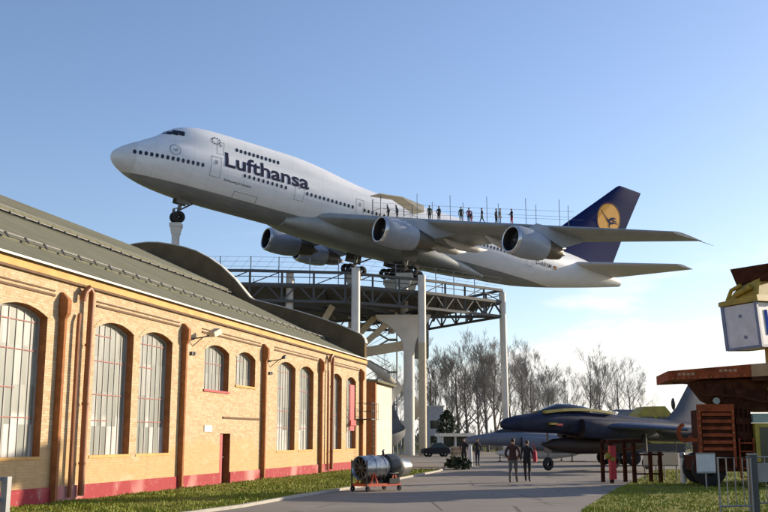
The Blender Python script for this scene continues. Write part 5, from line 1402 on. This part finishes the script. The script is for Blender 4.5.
# ------------------------------------------------------------------ bare trees
def make_tree(seed, h, spread=1.0, dense=1.0):
    rr = random.Random(seed); tr = MB(); cr = MB()
    def grow(mb, p_, d_, ln, r_, lvl):
        n_ = 4 if lvl < 2 else 3; pts = [p_]; rad = [r_]; d_ = d_.copy(); q = p_.copy()
        for i in range(n_):
            d_ = (d_ + Vector((rr.gauss(0, .12), rr.gauss(0, .12), rr.gauss(.05, .06)))).normalized()
            q = q + d_ * ln / n_; pts.append(q.copy()); rad.append(max(.009, r_ * (1 - .62 * (i + 1) / n_)))
        mb.tube(pts, rad, 6 if lvl == 0 else (4 if lvl == 1 else 3), caps=False)
        return pts, rad, d_
    def branch(p_, d_, ln, r_, lvl):
        pts, rad, dd = grow(cr, p_, d_, ln, r_, lvl)
        if lvl >= 5: return
        n_ = {1: 5, 2: 5, 3: 4, 4: 3}[lvl]; n_ = max(2, round(n_ * dense * rr.uniform(.8, 1.2)))
        for j in range(n_):
            t_ = rr.uniform(.25, 1.0); i = min(len(pts) - 2, int(t_ * (len(pts) - 1))); u = t_ * (len(pts) - 1) - i
            s_ = pts[i].lerp(pts[i + 1], u); ax = Vector((rr.gauss(0, 1), rr.gauss(0, 1), rr.gauss(0, .6))).normalized()
            nd = (dd * rr.uniform(.75, 1.1) + ax * rr.uniform(.5, .8) * spread + Vector((0, 0, .18))).normalized()
            branch(s_, nd, ln * rr.uniform(.5, .72), max(.014, rad[i] * .55), lvl + 1)
    pts, rad, dd = [Vector((0, 0, 0))], [h * .017], Vector((0, 0, 1)); q = Vector((0, 0, 0)); n_ = 9
    for i in range(n_):
        dd = (dd + Vector((rr.gauss(0, .05), rr.gauss(0, .05), .08))).normalized(); q = q + dd * h * .8 / n_; pts.append(q.copy()); rad.append(h * .017 * (1 - .75 * (i + 1) / n_))
    tr.tube(pts, rad, 8)
    for j in range(round(15 * dense)):
        t_ = .14 + .86 * (j + rr.random()) / round(15 * dense); i = min(n_ - 1, int(t_ * n_)); s_ = pts[i].lerp(pts[i + 1], t_ * n_ - i); a = rr.uniform(0, 2 * pi)
        nd = Vector((cos(a) * spread, sin(a) * spread, rr.uniform(.7, 1.5))).normalized()
        branch(s_, nd, h * rr.uniform(.24, .36) * (1.15 - .55 * t_), rad[i] * .5, 1)
    return tr, cr
protos = []
for k_, (sd, sp_, de) in enumerate(((11, .8, .85), (23, .65, .9), (37, .95, .8), (41, .7, .95), (59, .85, .62))):
    tr, cr = make_tree(sd, 15, sp_, de)
    me_t = tr.build('trunk', M['bark'], fix=False, smooth=True); me_c = cr.build('crown', M['twig'], fix=False)
    protos.append((me_t.data, me_c.data)); bpy.data.objects.remove(me_t); bpy.data.objects.remove(me_c)
trees = [  # photo column, top row, distance, prototype, label
    (383, 366, 135, 1, 'bare tree seen between the hall corner and the central column'),
    (395, 372, 140, 2, 'bare tree just left of the thick central column'),
    (428, 352, 130, 0, 'tall bare tree just right of the thin pale column'),
    (438, 362, 145, 1, 'bare tree rising behind the dark rounded evergreen'),
    (450, 366, 160, 4, 'thin bare tree over the white kiosk roof'),
    (459, 350, 128, 3, 'dense bare tree right of the kiosk with a straight trunk'),
    (468, 346, 132, 0, 'tallest bare tree of the clump above the two far walkers'),
    (479, 353, 150, 2, 'broad bare tree behind the pale grey jet nose'),
    (488, 347, 126, 1, 'dark trunked bare tree left of the right-hand pillar, two trees away'),
    (497, 347, 140, 3, 'bare tree directly left of the tall right-hand pillar'),
    (513, 349, 128, 2, 'wide bare tree directly right of the tall right-hand pillar'),
    (524, 354, 150, 0, 'bare tree with arching limbs above the navy jet canopy'),
    (534, 358, 140, 3, 'bare tree above the front of the yellow stripe'),
    (546, 368, 170, 1, 'smaller bare tree in the row above the jet spine, first of three'),
    (557, 374, 175, 2, 'smaller bare tree in the row above the jet spine, middle of three'),
    (570, 376, 175, 0, 'smaller bare tree in the row above the jet spine, last of three'),
    (589, 350, 135, 4, 'tall open bare tree standing apart left of the yellow cab'),
    (603, 358, 140, 1, 'slender bare tree beside the tall open one, nearer the yellow cab'),
    (622, 360, 165, 4, 'forked faint bare tree rising behind the yellow cab'),
    (633, 366, 170, 2, 'faint bare tree at the end of the row, right of the yellow cab')]
for k_, (px_, top, dist, pr_, lab) in enumerate(trees):
    hgt = (438 - top - 3) * dist / 1000 * 1.016 + 1.75
    t = thing('bare_tree', lab, 'tree', ((px_ - 384) * dist / 1000, dist * 1.016, 0), rnd.uniform(0, 6.28), 'bare winter trees behind the museum ground')
    s_ = hgt / 15.0; t.scale = (s_ * rnd.uniform(.85, 1.05), s_ * rnd.uniform(.85, 1.05), s_)
    obj('trunk', protos[pr_][0], t); obj('crown', protos[pr_][1], t)
# far wood closing the view
fw_ = MB(); rr = random.Random(5)
for q in range(9000):
    x = rr.uniform(-120, 220); y = rr.uniform(235, 262); hh = 4.2 + 1.6 * sin(x * .13) + 1.2 * sin(x * .41 + 1); z = hh * rr.random() ** .8
    d_ = Vector((rr.gauss(0, .5), rr.gauss(0, .5), rr.uniform(.4, 1.6))) ; c = Vector((x, y, z)); sd_ = Vector((rr.uniform(.04, .16), rr.uniform(-.1, .1), 0))
    fw_.add([c - sd_, c + sd_, c + d_], [(0, 1, 2)])
for q in range(14000):
    x = rr.uniform(-40, 120); y = rr.uniform(134, 139); hh = 1.9 + .5 * sin(x * .23) + .35 * sin(x * .7 + 2); z = hh * rr.random()
    d_ = Vector((rr.gauss(0, .35), rr.gauss(0, .2), rr.uniform(.2, .8))); c = Vector((x, y, z)); sd_ = Vector((rr.uniform(.04, .13), rr.uniform(-.05, .05), 0))
    fw_.add([c - sd_, c + sd_, c + d_], [(0, 1, 2)])
o = fw_.build('far_wood', M['twig'], fix=False); o['kind'] = 'stuff'; o['label'] = 'low grey far wood along the horizon'
